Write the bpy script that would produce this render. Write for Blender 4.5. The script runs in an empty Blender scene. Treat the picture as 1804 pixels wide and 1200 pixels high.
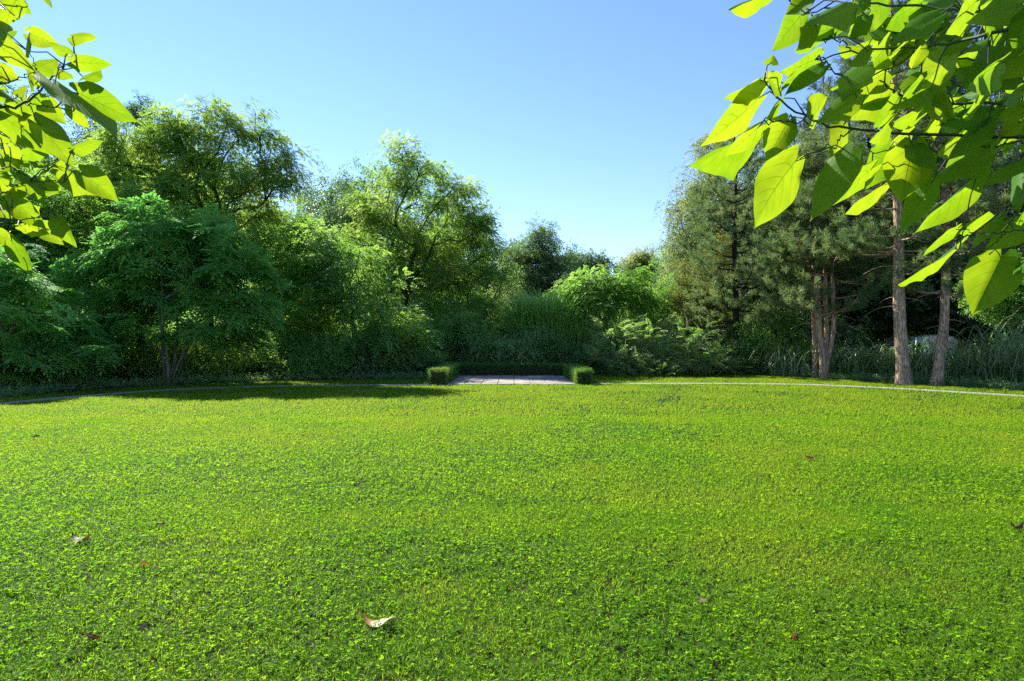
import bpy, math, random
import numpy as np
from mathutils import Vector

# ---------------------------------------------------------------- camera, sky, sun
S = bpy.context.scene
COL = S.collection
F, H, HX, HY = 1100.0, 1.6, 902.0, 600.0          # focal length in photo pixels, eye height, centre of the photo
cam_data = bpy.data.cameras.new('camera')
cam = bpy.data.objects.new('camera', cam_data)
COL.objects.link(cam)
cam_data.sensor_width = 36.0
cam_data.lens = 36.0 * F / 1804.0
cam_data.clip_end = 2000.0
cam_data.clip_start = 0.05
cam.location = (0, 0, H)
cam.rotation_euler = (math.radians(90), 0, 0)
S.camera = cam

SUN_AZ, SUN_EL = math.radians(-45), math.radians(43)   # azimuth from +Y (negative = to the left)
W = bpy.data.worlds.new('World')
S.world = W
W.use_nodes = True
nt = W.node_tree
bg = nt.nodes['Background']
sky = nt.nodes.new('ShaderNodeTexSky')
sky.sky_type = 'NISHITA'
sky.sun_disc = False
sky.sun_elevation = SUN_EL
sky.sun_rotation = SUN_AZ
sky.air_density = 1.0
sky.dust_density = 0.0
sky.ozone_density = 4.0
hs = nt.nodes.new('ShaderNodeHueSaturation')
hs.inputs['Saturation'].default_value = 1.05
nt.links.new(sky.outputs[0], hs.inputs['Color'])
tint = nt.nodes.new('ShaderNodeMix')
tint.data_type = 'RGBA'
tint.blend_type = 'MULTIPLY'
tint.inputs[0].default_value = 1.0
tint.inputs[7].default_value = (0.91, 0.87, 1.0, 1)
nt.links.new(hs.outputs[0], tint.inputs[6])
nt.links.new(tint.outputs[2], bg.inputs[0])
bg.inputs[1].default_value = 0.1

sd = bpy.data.lights.new('sun', 'SUN')
sd.energy = 4.8
sd.angle = math.radians(0.5)
sd.color = (1.0, 0.95, 0.86)
sun = bpy.data.objects.new('sun', sd)
COL.objects.link(sun)
SV = Vector((math.sin(SUN_AZ) * math.cos(SUN_EL), math.cos(SUN_AZ) * math.cos(SUN_EL), math.sin(SUN_EL)))
sun.rotation_euler = SV.to_track_quat('Z', 'Y').to_euler()
sun.location = (-30, 30, 40)

S.view_settings.view_transform = 'Standard'
S.view_settings.look = 'None'
S.view_settings.gamma = 1.0
S.view_settings.exposure = 1.45
S.render.engine = 'CYCLES'
S.cycles.max_bounces = 9
S.cycles.diffuse_bounces = 6
S.cycles.glossy_bounces = 2
S.cycles.transmission_bounces = 7
S.cycles.use_denoising = False
S.cycles.sample_clamp_indirect = 20.0

# ---------------------------------------------------------------- helpers
def pt(px, py, d):
    """photo pixel + distance ahead -> world point"""
    return np.array([(px - HX) / F * d, d, H - (py - HY) / F * d])

def ground(px, py):
    return pt(px, py, H * F / (py - HY))

def mesh_obj(name, V, Q, mat=None, parent=None, rnd=None, smooth=False, uv=None):
    V = np.asarray(V, dtype=np.float32).reshape(-1, 3)
    Q = np.asarray(Q, dtype=np.int32)
    n = Q.shape[1]
    me = bpy.data.meshes.new(name)
    me.vertices.add(len(V))
    me.vertices.foreach_set('co', V.ravel())
    me.loops.add(Q.size)
    me.polygons.add(len(Q))
    me.polygons.foreach_set('loop_start', np.arange(0, Q.size, n, dtype=np.int32))
    me.loops.foreach_set('vertex_index', Q.ravel())
    me.update(calc_edges=True)
    if rnd is not None:
        at = me.attributes.new('rnd', 'FLOAT', 'FACE')
        at.data.foreach_set('value', np.asarray(rnd, dtype=np.float32))
    if uv is not None:
        ul = me.uv_layers.new(name='UVMap')
        ul.data.foreach_set('uv', np.asarray(uv, dtype=np.float32)[Q.ravel()].ravel())
    me.polygons.foreach_set('use_smooth', np.full(len(Q), smooth, dtype=bool))
    if mat:
        me.materials.append(mat)
    o = bpy.data.objects.new(name, me)
    COL.objects.link(o)
    if parent:
        o.parent = parent
    return o

def tag(o, label=None, cat=None, group=None, kind=None):
    if label: o['label'] = label
    if cat: o['category'] = cat
    if group: o['group'] = group
    if kind: o['kind'] = kind
    return o

def empty(name, loc, label, cat, group=None):
    o = bpy.data.objects.new(name, None)
    o.empty_display_size = 0.3
    COL.objects.link(o)
    o.location = tuple(loc)
    return tag(o, label, cat, group)

def copy_tree(root, loc, rz, sc, label=None, group=None):
    r = root.copy()
    COL.objects.link(r)
    r.location = tuple(loc)
    r.rotation_euler = (0, 0, rz)
    r.scale = sc if isinstance(sc, tuple) else (sc, sc, sc)
    if label: r['label'] = label
    if group: r['group'] = group
    for ch in root.children:
        c = ch.copy()
        COL.objects.link(c)
        c.parent = r
    return r

def cat_geo(parts):
    """join (V,Q,rnd) triples"""
    Vs, Qs, Rs, o = [], [], [], 0
    for V, Q, R in parts:
        if len(V) == 0: continue
        Vs.append(V); Qs.append(Q + o); Rs.append(R); o += len(V)
    return np.concatenate(Vs), np.concatenate(Qs), np.concatenate(Rs)

def unit(a):
    a = np.asarray(a, dtype=float)
    return a / np.maximum(np.linalg.norm(a, axis=-1, keepdims=True), 1e-9)

def vnoise(x, y, seed=0):
    """smooth 2-D value noise in 0..1"""
    xi, yi = np.floor(x).astype(np.int64), np.floor(y).astype(np.int64)
    xf, yf = x - xi, y - yi
    def h(i, j):
        n = (i * 374761393 + j * 668265263 + seed * 1442695041) & 0x7fffffff
        n = ((n ^ (n >> 13)) * 1274126177) & 0x7fffffff
        return ((n ^ (n >> 16)) & 0xffff) / 65535.0
    u, v = xf * xf * (3 - 2 * xf), yf * yf * (3 - 2 * yf)
    return (h(xi, yi) * (1 - u) + h(xi + 1, yi) * u) * (1 - v) + (h(xi, yi + 1) * (1 - u) + h(xi + 1, yi + 1) * u) * v

def fbm(x, y, seed=0, oct=4):
    s, a, t = 0, 1.0, 0
    for k in range(oct):
        s = s + a * vnoise(x * 2 ** k, y * 2 ** k, seed + k * 17)
        t += a; a *= 0.5
    return s / t

# ---------------------------------------------------------------- materials
def new_mat(name):
    m = bpy.data.materials.new(name)
    m.use_nodes = True
    m.node_tree.nodes.clear()
    return m, m.node_tree.nodes, m.node_tree.links

def foliage_mat(name, ca, cb, ta, tb, trans=0.45, rough=0.5, spec=0.3, patch=0.35, pscale=0.6, gain=1.9):
    """two-tone leaf: diffuse + translucent + a soft sheen, colour varied leaf by leaf and tuft by tuft"""
    m, N, L = new_mat(name)
    ca, cb = [tuple(min(.5, c * 1.15) for c in k) for k in (ca, cb)]
    ta, tb = [tuple(min(.85, c * gain) for c in k) for k in (ta, tb)]
    out = N.new('ShaderNodeOutputMaterial')
    at = N.new('ShaderNodeAttribute'); at.attribute_name = 'rnd'
    geo = N.new('ShaderNodeNewGeometry')
    nz = N.new('ShaderNodeTexNoise'); nz.inputs['Scale'].default_value = pscale; nz.inputs['Detail'].default_value = 2
    L.new(geo.outputs['Position'], nz.inputs['Vector'])
    mp = N.new('ShaderNodeMapRange'); mp.inputs[1].default_value = 0.35; mp.inputs[2].default_value = 0.65
    mp.inputs[3].default_value = -patch; mp.inputs[4].default_value = patch
    L.new(nz.outputs[0], mp.inputs[0])
    ad = N.new('ShaderNodeMath'); ad.operation = 'ADD'; ad.use_clamp = True
    L.new(at.outputs['Fac'], ad.inputs[0]); L.new(mp.outputs[0], ad.inputs[1])
    def mix(a, b):
        x = N.new('ShaderNodeMix'); x.data_type = 'RGBA'
        x.inputs[6].default_value = (*a, 1); x.inputs[7].default_value = (*b, 1)
        L.new(ad.outputs[0], x.inputs[0])
        return x.outputs[2]
    pb = N.new('ShaderNodeBsdfPrincipled')
    L.new(mix(ca, cb), pb.inputs['Base Color'])
    rough = rough + .08
    pb.inputs['Roughness'].default_value = rough
    pb.inputs['Specular IOR Level'].default_value = spec
    tr = N.new('ShaderNodeBsdfTranslucent')
    L.new(mix(ta, tb), tr.inputs['Color'])
    ms = N.new('ShaderNodeMixShader'); ms.inputs[0].default_value = min(.58, trans * 1.12)
    L.new(pb.outputs[0], ms.inputs[1]); L.new(tr.outputs[0], ms.inputs[2])
    L.new(ms.outputs[0], out.inputs['Surface'])
    return m

def bark_mat(name, ca, cb, sx=9.0, sz=1.6, bump=0.6):
    m, N, L = new_mat(name)
    out = N.new('ShaderNodeOutputMaterial')
    tc = N.new('ShaderNodeTexCoord')
    mp = N.new('ShaderNodeMapping'); mp.inputs['Scale'].default_value = (sx, sx, sz)
    L.new(tc.outputs['Object'], mp.inputs[0])
    vo = N.new('ShaderNodeTexVoronoi'); vo.inputs['Scale'].default_value = 1.0
    nz = N.new('ShaderNodeTexNoise'); nz.inputs['Scale'].default_value = 1.3; nz.inputs['Detail'].default_value = 6
    L.new(mp.outputs[0], vo.inputs['Vector']); L.new(mp.outputs[0], nz.inputs['Vector'])
    mu = N.new('ShaderNodeMath'); mu.operation = 'MULTIPLY'
    L.new(vo.outputs['Distance'], mu.inputs[0]); L.new(nz.outputs[0], mu.inputs[1])
    rp = N.new('ShaderNodeValToRGB')
    rp.color_ramp.elements[0].position = 0.08; rp.color_ramp.elements[0].color = (*cb, 1)
    rp.color_ramp.elements[1].position = 0.5; rp.color_ramp.elements[1].color = (*ca, 1)
    L.new(mu.outputs[0], rp.inputs[0])
    pb = N.new('ShaderNodeBsdfPrincipled'); pb.inputs['Roughness'].default_value = 0.9
    pb.inputs['Specular IOR Level'].default_value = 0.15
    L.new(rp.outputs[0], pb.inputs['Base Color'])
    bp = N.new('ShaderNodeBump'); bp.inputs['Strength'].default_value = bump; bp.inputs['Distance'].default_value = 0.04
    L.new(mu.outputs[0], bp.inputs['Height']); L.new(bp.outputs[0], pb.inputs['Normal'])
    L.new(pb.outputs[0], out.inputs['Surface'])
    return m

def plain_mat(name, col, rough=0.7, nscale=6.0, var=0.25):
    m, N, L = new_mat(name)
    out = N.new('ShaderNodeOutputMaterial')
    tc = N.new('ShaderNodeTexCoord')
    nz = N.new('ShaderNodeTexNoise'); nz.inputs['Scale'].default_value = nscale; nz.inputs['Detail'].default_value = 8
    L.new(tc.outputs['Object'], nz.inputs['Vector'])
    rp = N.new('ShaderNodeValToRGB')
    rp.color_ramp.elements[0].position = 0.3; rp.color_ramp.elements[1].position = 0.7
    rp.color_ramp.elements[0].color = (*[c * (1 - var) for c in col], 1)
    rp.color_ramp.elements[1].color = (*[min(1, c * (1 + var)) for c in col], 1)
    L.new(nz.outputs[0], rp.inputs[0])
    pb = N.new('ShaderNodeBsdfPrincipled'); pb.inputs['Roughness'].default_value = rough
    L.new(rp.outputs[0], pb.inputs['Base Color'])
    bp = N.new('ShaderNodeBump'); bp.inputs['Strength'].default_value = 0.25; bp.inputs['Distance'].default_value = 0.01
    L.new(nz.outputs[0], bp.inputs['Height']); L.new(bp.outputs[0], pb.inputs['Normal'])
    L.new(pb.outputs[0], out.inputs['Surface'])
    return m

M = {}
M['robinia'] = foliage_mat('robinia_leaf', (0.081, 0.1688, 0.0297), (0.1553, 0.2362, 0.0473), (0.15, 0.29, 0.03), (0.31, 0.41, 0.055), 0.48, gain=1.5)
M['bright'] = foliage_mat('bright_leaf', (0.072, 0.168, 0.0264), (0.12, 0.222, 0.0384), (0.11, 0.24, 0.03), (0.21, 0.33, 0.045), 0.48)
M['sumac'] = foliage_mat('sumac_leaf', (0.095, 0.25, 0.045), (0.17, 0.34, 0.07), (0.09, 0.27, 0.04), (0.16, 0.36, 0.05), 0.4, 0.5, 0.3)
M['mid'] = foliage_mat('mid_green_leaf', (0.0834, 0.2001, 0.0434), (0.1501, 0.2835, 0.0634), (0.11, 0.23, 0.03), (0.22, 0.34, 0.05), 0.45, 0.45, 0.4)
M['dark'] = foliage_mat('dark_leaf', (0.054, 0.117, 0.0432), (0.099, 0.18, 0.063), (0.06, 0.13, 0.025), (0.11, 0.19, 0.035), 0.35, 0.4, 0.5)
M['alder'] = foliage_mat('alder_leaf', (0.0688, 0.125, 0.0438), (0.1125, 0.175, 0.0625), (0.08, 0.16, 0.03), (0.15, 0.22, 0.05), 0.38, 0.45, 0.4)
M['birch'] = foliage_mat('birch_leaf', (0.07, 0.10, 0.03), (0.12, 0.14, 0.04), (0.15, 0.22, 0.04), (0.28, 0.31, 0.07), 0.42, 0.4, 0.5)
M['pine'] = foliage_mat('pine_needle', (0.065, 0.14, 0.05), (0.15, 0.215, 0.08), (0.12, 0.21, 0.05), (0.24, 0.31, 0.08), 0.36, 0.45, 0.35, gain=1.3)
M['yellowpine'] = foliage_mat('yellow_needle', (0.11, 0.14, 0.035), (0.17, 0.18, 0.04), (0.18, 0.22, 0.03), (0.28, 0.29, 0.04), 0.4, 0.5, 0.3, gain=1.2)
M['darkpine'] = foliage_mat('dark_needle', (0.036, 0.066, 0.042), (0.072, 0.102, 0.06), (0.03, 0.05, 0.02), (0.07, 0.09, 0.03), 0.25, 0.5, 0.3)
M['shrub'] = foliage_mat('shrub_leaf', (0.0819, 0.182, 0.0546), (0.1547, 0.273, 0.0819), (0.07, 0.16, 0.025), (0.14, 0.24, 0.04), 0.38, 0.33, 0.6)
M['fern'] = foliage_mat('frond_leaf', (0.12, 0.19, 0.06), (0.22, 0.27, 0.11), (0.13, 0.26, 0.04), (0.24, 0.36, 0.08), 0.4, 0.33, 0.6)
M['reed'] = foliage_mat('reed_blade', (0.06, 0.15, 0.04), (0.36, 0.38, 0.20), (0.09, 0.22, 0.04), (0.18, 0.30, 0.07), 0.4, 0.33, 0.6)
M['reedlight'] = foliage_mat('bamboo_blade', (0.12, 0.23, 0.05), (0.20, 0.30, 0.08), (0.15, 0.33, 0.05), (0.28, 0.42, 0.09), 0.45, 0.35, 0.5)
M['box'] = foliage_mat('box_leaf', (0.05, 0.12, 0.022), (0.10, 0.18, 0.03), (0.12, 0.28, 0.02), (0.24, 0.38, 0.03), 0.35, 0.38, 0.4, gain=1.35)
M['clover'] = foliage_mat('clover_leaf', (0.045, 0.115, 0.006), (0.085, 0.155, 0.008), (0.15, 0.36, 0.006), (0.27, 0.45, 0.008), 0.5, 0.42, 0.12, 0.3, 0.9, 1.42)
M['grass'] = foliage_mat('grass_blade', (0.06, 0.145, 0.008), (0.13, 0.19, 0.014), (0.16, 0.36, 0.006), (0.30, 0.42, 0.014), 0.5, 0.5, 0.1, 0.3, 0.7, 1.35)
M['bark'] = bark_mat('grey_bark', (0.11, 0.085, 0.06), (0.03, 0.024, 0.018))
M['darkbark'] = bark_mat('dark_bark', (0.05, 0.04, 0.03), (0.015, 0.012, 0.01))
M['pinebark'] = bark_mat('pine_bark', (0.64, 0.46, 0.29), (0.14, 0.085, 0.05), 24.0, 5.0, 1.0)
M['stem'] = bark_mat('pale_stem', (0.22, 0.20, 0.14), (0.10, 0.09, 0.06), 20, 4, 0.3)
M['birchbark'] = bark_mat('birch_bark', (0.45, 0.43, 0.38), (0.06, 0.05, 0.045), 4, 6, 0.3)
M['twig'] = plain_mat('green_twig', (0.05, 0.075, 0.02), 0.7, 20)

# ---------------------------------------------------------------- leaf sprays
def leafq(p, a, w, L, Wd, fold=0.15):
    a, w = unit(a), unit(w)
    n = np.cross(a, w)
    return [p, p + a * L * 0.45 + w * Wd / 2 + n * fold * Wd, p + a * L, p + a * L * 0.45 - w * Wd / 2 + n * fold * Wd]

def quads(vl):
    V = np.array(vl).reshape(-1, 3)
    return V, np.arange(len(V)).reshape(-1, 4)

def pinnate_pts(rg, origin, X, Z, Lr, pairs, lL, lW, droop):
    """one compound leaf along X, drooping"""
    X, Z = unit(X), unit(Z)
    Y = np.cross(Z, X)
    vl = []
    for k in range(pairs):
        s = 0.22 + 0.78 * (k + 0.5) / pairs
        p = origin + X * Lr * s - Z * droop * Lr * s * s
        sz = math.sin(math.pi * (0.25 + 0.6 * s))
        for sg in (-1, 1):
            a = Y * sg + X * (0.35 + rg.uniform(-.15, .15)) + Z * rg.uniform(-0.32, 0.0)
            vl += leafq(p, a, np.cross(Z + Y * sg * rg.uniform(-.3, .3), a), lL * sz * rg.uniform(.85, 1.15), lW)
    vl += leafq(origin + X * Lr - Z * droop * Lr, X - Z * droop * 1.6, Y, lL, lW)
    return vl

def proto_robinia(rg, tl=0.5, n=5, Lr=0.29, pairs=4, lL=0.105, lW=0.056, droop=0.35):
    vl = []
    for k in range(n):
        s = 0.15 + 0.85 * k / (n - 1)
        p = np.array([tl * s, 0, -0.12 * s * s])
        an = (k * 2.4 + rg.uniform(-.4, .4))
        X = np.array([0.45 + 0.4 * s, math.cos(an), 0.55 * math.sin(an) - 0.15])
        vl += pinnate_pts(rg, p, X, np.array([rg.uniform(-.3, .3), rg.uniform(-.3, .3), 1]), Lr * rg.uniform(.8, 1.2), pairs, lL, lW, droop)
    return quads(vl)

def proto_sumac(rg, n=8, Lr=0.46, pairs=6, lL=0.155, lW=0.062, droop=0.42):
    vl = []
    for k in range(n):
        an = k * 2 * math.pi / n * 1.05 + rg.uniform(-.25, .25)
        X = np.array([math.cos(an) + 0.35, math.sin(an), 0.25 + rg.uniform(-.25, .25)])
        vl += pinnate_pts(rg, np.zeros(3), X, np.array([0, 0, 1.0]), Lr * rg.uniform(.75, 1.15), pairs, lL, lW, droop)
    return quads(vl)

def proto_simple(rg, n=15, tl=0.45, lL=0.10, lW=0.062, spread=0.12):
    vl = []
    for k in range(n):
        s = rg.uniform(0, 1)
        p = np.array([tl * s, rg.gauss(0, spread * .6), rg.gauss(0, spread * .5) - 0.08 * s])
        an = rg.uniform(0, 2 * math.pi)
        a = np.array([0.5, math.cos(an), 0.6 * math.sin(an) - 0.35])
        vl += leafq(p, a, np.cross([rg.uniform(-.6, .6), rg.uniform(-.6, .6), 1], a), lL * rg.uniform(.7, 1.2), lW * rg.uniform(.8, 1.2))
    return quads(vl)

def proto_birch(rg, n=24, ln=1.0):
    vl = []
    for k in range(n):
        s = (k + rg.random()) / n
        p = np.array([0.25 * math.sin(s * 2.2) + rg.gauss(0, .05), rg.gauss(0, .05), 0.12 * s - ln * s * s])
        an = rg.uniform(0, 2 * math.pi)
        a = np.array([math.cos(an), math.sin(an), -0.9])
        vl += leafq(p, a, np.cross([rg.uniform(-1, 1), rg.uniform(-1, 1), .6], a), rg.uniform(.055, .085), rg.uniform(.04, .055))
    return quads(vl)

def proto_pine(rg, n=56, tl=0.20, nl=0.135, nw=0.012):
    vl = []
    for k in range(n):
        s = rg.uniform(0.0, 1)
        p = np.array([tl * s, 0, 0.25 * tl * s * s])
        an = rg.uniform(0, 2 * math.pi)
        fw = 0.35 + 1.1 * s * rg.uniform(.6, 1.2)
        a = np.array([fw, math.cos(an), math.sin(an)])
        vl += leafq(p, a, np.cross(a, [rg.uniform(-1, 1), rg.uniform(-1, 1), rg.uniform(-1, 1)]), nl * rg.uniform(.75, 1.15), nw, 0)
    return quads(vl)

def proto_frond(rg, Lr=1.0, pairs=13, lL=0.17, lW=0.04, droop=0.45):
    X, Z = np.array([1, 0, 0.75]), np.array([-0.4, 0, 1.0])
    return quads(pinnate_pts(rg, np.zeros(3), X, Z, Lr, pairs, lL, lW, droop))

RG = random.Random(7)
P = dict(
    robinia=[proto_robinia(RG) for _ in range(5)],
    lace=[proto_robinia(RG, 0.5, 5, 0.26, 4, 0.095, 0.052, 0.25) for _ in range(5)],
    sumac=[proto_sumac(RG) for _ in range(5)],
    simple=[proto_simple(RG) for _ in range(5)],
    small=[proto_simple(RG, 18, 0.4, 0.07, 0.045, 0.11) for _ in range(5)],
    box=[proto_simple(RG, 12, 0.10, 0.035, 0.022, 0.05) for _ in range(4)],
    big=[proto_simple(RG, 12, 0.55, 0.15, 0.095, 0.15) for _ in range(5)],
    birch=[proto_birch(RG) for _ in range(5)],
    pine=[proto_pine(RG) for _ in range(5)],
    farpine=[proto_pine(RG, 26, 0.34, 0.20, 0.026) for _ in range(5)],
    frond=[proto_frond(RG) for _ in range(5)],
)

def instance(protos, Pos, X, U, Sc, rng):
    """place sprays: X = outward direction, U = up hint"""
    Pos = np.asarray(Pos, float); X = unit(X); U = np.asarray(U, float)
    Y = unit(np.cross(U, X)); Z = np.cross(X, Y)
    R = np.stack([X, Y, Z], axis=1)
    which = rng.integers(0, len(protos), len(Pos))
    out = []
    for k, (v, q) in enumerate(protos):
        ix = np.nonzero(which == k)[0]
        if len(ix) == 0: continue
        VV = np.einsum('vi,nij->nvj', v, R[ix]) * Sc[ix][:, None, None] + Pos[ix][:, None, :]
        QQ = q[None] + (np.arange(len(ix)) * len(v))[:, None, None]
        rr = np.clip(rng.random((len(ix), 1)) * 0.7 + rng.random((len(ix), len(q))) * 0.3, 0, 1)
        out.append((VV.reshape(-1, 3).astype(np.float32), QQ.reshape(-1, 4), rr.ravel()))
    return cat_geo(out)

# ---------------------------------------------------------------- tubes and skeletons
def tube(path, rad, sides=6):
    path = np.asarray(path, float); rad = np.asarray(rad, float)
    t = unit(np.gradient(path, axis=0))
    ref = np.array([0.31, 0.17, 0.93]) if abs(t[0, 2]) < 0.8 else np.array([0.9, 0.3, 0.1])
    a = unit(np.cross(t, ref)); b = np.cross(t, a)
    an = np.arange(sides) * 2 * math.pi / sides
    V = path[:, None] + rad[:, None, None] * (np.cos(an)[None, :, None] * a[:, None] + np.sin(an)[None, :, None] * b[:, None])
    n = len(path)
    i = np.arange(n - 1)[:, None] * sides; j = np.arange(sides)[None]; k = (j + 1) % sides
    Q = np.stack([i + j, i + k, i + sides + k, i + sides + j], -1).reshape(-1, 4)
    return V.reshape(-1, 3), Q, np.zeros(len(Q))

def skeleton(trunks, targets, rng, rtip=0.012, expo=0.44, sag=-0.06, tsides=9):
    """trunks: list of (path Nx3, r0); every target is joined by a bowed limb to the best lower node"""
    pos, par, chains, pdir = [], [], [], []
    for path, r0 in trunks:
        s = len(pos)
        for k, p in enumerate(path):
            pos.append(np.array(p)); par.append(s + k - 1 if k else -1)
            pdir.append(unit(path[min(k + 1, len(path) - 1)] - path[max(k - 1, 0)]))
        chains.append((list(range(s, s + len(path))), r0))
    base = np.array(trunks[0][0][0])
    ntr = len(pos)
    tr = np.array(pos)
    lim = np.array([len(p[0]) for p in trunks])
    ok_tr = np.concatenate([np.arange(n) >= max(1, int(n * 0.35)) for n in lim])
    tg = np.asarray(targets)
    dd = np.min(np.linalg.norm(tg[:, None] - tr[None][:, ok_tr], axis=2), axis=1)
    order = np.argsort(dd)
    limbs = []
    for ti in order:
        t = tg[ti]
        A = np.array(pos)
        d = np.linalg.norm(A - t, axis=1)
        up = np.maximum(0, A[:, 2] - t[2] + 0.15 * d)            # limbs mostly rise
        cs = np.einsum('ij,ij->i', (t - A) / np.maximum(d, 1e-6)[:, None], np.array(pdir))
        cost = d * (1.45 - 0.75 * cs) + 1.6 * up
        cost[:ntr][~ok_tr] += 100
        j = int(np.argmin(cost))
        L = d[j]
        n = max(2, int(L / 0.55))
        ch = [j]
        off = rng.normal(0, 0.03 * L, 3)
        lead = pdir[j] * L * 0.28
        for k in range(1, n + 1):
            u = k / n
            p = A[j] * (1 - u) + t * u + np.array([0, 0, 1]) * sag * L * math.sin(math.pi * u) + off * math.sin(math.pi * u) + lead * u * (1 - u) ** 2 * 3.2 + rng.normal(0, 0.012, 3)
            pdir.append(unit(p - pos[ch[-1]])); pos.append(p); par.append(ch[-1]); ch.append(len(pos) - 1)
        limbs.append(ch)
    w = np.zeros(len(pos))
    for ch in limbs: w[ch[-1]] += 1
    for i in range(len(pos) - 1, -1, -1):
        if par[i] >= 0: w[par[i]] += w[i]
    rad = rtip * np.maximum(w, 0.6) ** expo
    Pn = np.array(pos)
    out = []
    for idx, r0 in chains:
        n = len(idx)
        u = np.linspace(0, 1, n)
        r = np.maximum(r0 * (1 - 0.75 * u), rtip)
        r[0] *= 1.25
        out.append(tube(Pn[idx], r, tsides))
    for ch in limbs:
        r = rad[ch].copy(); r[0] = min(r[0], r[1] * 1.25)
        out.append(tube(Pn[ch], r, 5))
    return cat_geo(out)

def blob_targets(blobs, d, n, rng, inner=0.45, depth=0.85):
    """blobs given as photo ellipses (x, y, rx, ry[, dz]) at distance d -> clump centres in the crown's volume"""
    area = np.array([b[2] * b[3] for b in blobs], float) ** 0.75
    cnt = np.maximum(2, (n * area / area.sum()).round().astype(int))
    out = []
    for b, c in zip(blobs, cnt):
        dz = b[4] if len(b) > 4 else 0.0
        ctr = pt(b[0], b[1], d + dz)
        rx, rz = b[2] / F * (d + dz), b[3] / F * (d + dz)
        u = unit(rng.normal(size=(c, 3)))
        r = (inner + (1 - inner) * rng.random((c, 1)) ** 0.6)
        out.append(ctr + u * r * np.array([rx, rx * depth, rz]))
    return np.concatenate(out)

def spray_points(tg, per, rad, flat, rng, axis_xy, droop=0.2, outw=0.6, ujit=.3):
    n = len(tg)
    dirs = unit(rng.normal(size=(n, per, 3)) * np.array([1, 1, 0.8]))
    rr = rng.random((n, per, 1)) ** 0.55
    csz = rng.uniform(0.7, 1.3, (n, 1, 1))
    Pz = tg[:, None] + dirs * rr * csz * np.array([rad, rad, rad * flat])
    o = tg - np.array([axis_xy[0], axis_xy[1], 0]); o[:, 2] = 0
    o = unit(o)[:, None] * outw
    X = dirs * np.array([1, 1, .6]) + o + np.array([0, 0, -droop]) + rng.normal(0, .25, (n, per, 3))
    U = np.array([0, 0, 1.0]) + o / max(outw, .01) * .55 + rng.normal(0, ujit, (n, per, 3))
    return Pz.reshape(-1, 3), X.reshape(-1, 3), U.reshape(-1, 3)

def crown_tree(name, label, base, d, blobs, proto, mat, bark='bark', n=150, per=14, rad=0.55, flat=0.7, scale=1.0,
               seed=1, trunk_r=0.16, top=None, stems=1, lean=0.0, droop=0.2, group=None, cat='tree', inner=0.45, depth=0.85,
               rtip=0.012, parts=('trunk', 'crown'), outw=0.6, ujit=.3, zmin=0.25):
    """a broadleaf tree: root empty at its foot, trunk with limbs, crown of leaf sprays"""
    rng = np.random.default_rng(seed)
    b = np.array([(base - HX) / F * d, d, 0.0])
    tg = blob_targets(blobs, d, n, rng, inner, depth) - b
    tg = tg[tg[:, 2] > zmin]
    ctr = tg.mean(axis=0)
    h = top if top else ctr[2] + 0.25 * (tg[:, 2].max() - ctr[2])
    trunks = []
    for k in range(stems):
        an = k * 2.4 + seed
        sp = 0 if stems == 1 else 0.16
        end = np.array([ctr[0] * 0.6 + lean + sp * 5 * math.cos(an), ctr[1] * 0.5 + sp * 5 * math.sin(an), h * (1 if k == 0 else rng.uniform(.65, .95))])
        u = np.linspace(0, 1, 10)[:, None]
        path = np.array([sp * math.cos(an), sp * math.sin(an), -0.1]) * (1 - u) + end * u
        path += np.cumsum(rng.normal(0, 0.05, (10, 3)), axis=0) * np.array([1, 1, 0]) * (u > 0)
        trunks.append((path, trunk_r * (1 if k == 0 else rng.uniform(.5, .9))))
    root = empty(name, b, label, cat, group)
    V, Q, R = skeleton(trunks, tg, rng, rtip)
    mesh_obj(parts[0], V, Q, M[bark], root, smooth=True)
    Pz, X, U = spray_points(tg, per, rad, flat, rng, ctr, droop, outw, ujit)
    keep = Pz[:, 2] > zmin * 0.6
    Pz, X, U = Pz[keep], X[keep], U[keep]
    geo = instance(P[proto], Pz, X, U, scale * rng.uniform(.75, 1.2, len(Pz)), rng)
    mesh_obj(parts[1], geo[0], geo[1], M[mat], root, rnd=geo[2])
    return root

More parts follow.
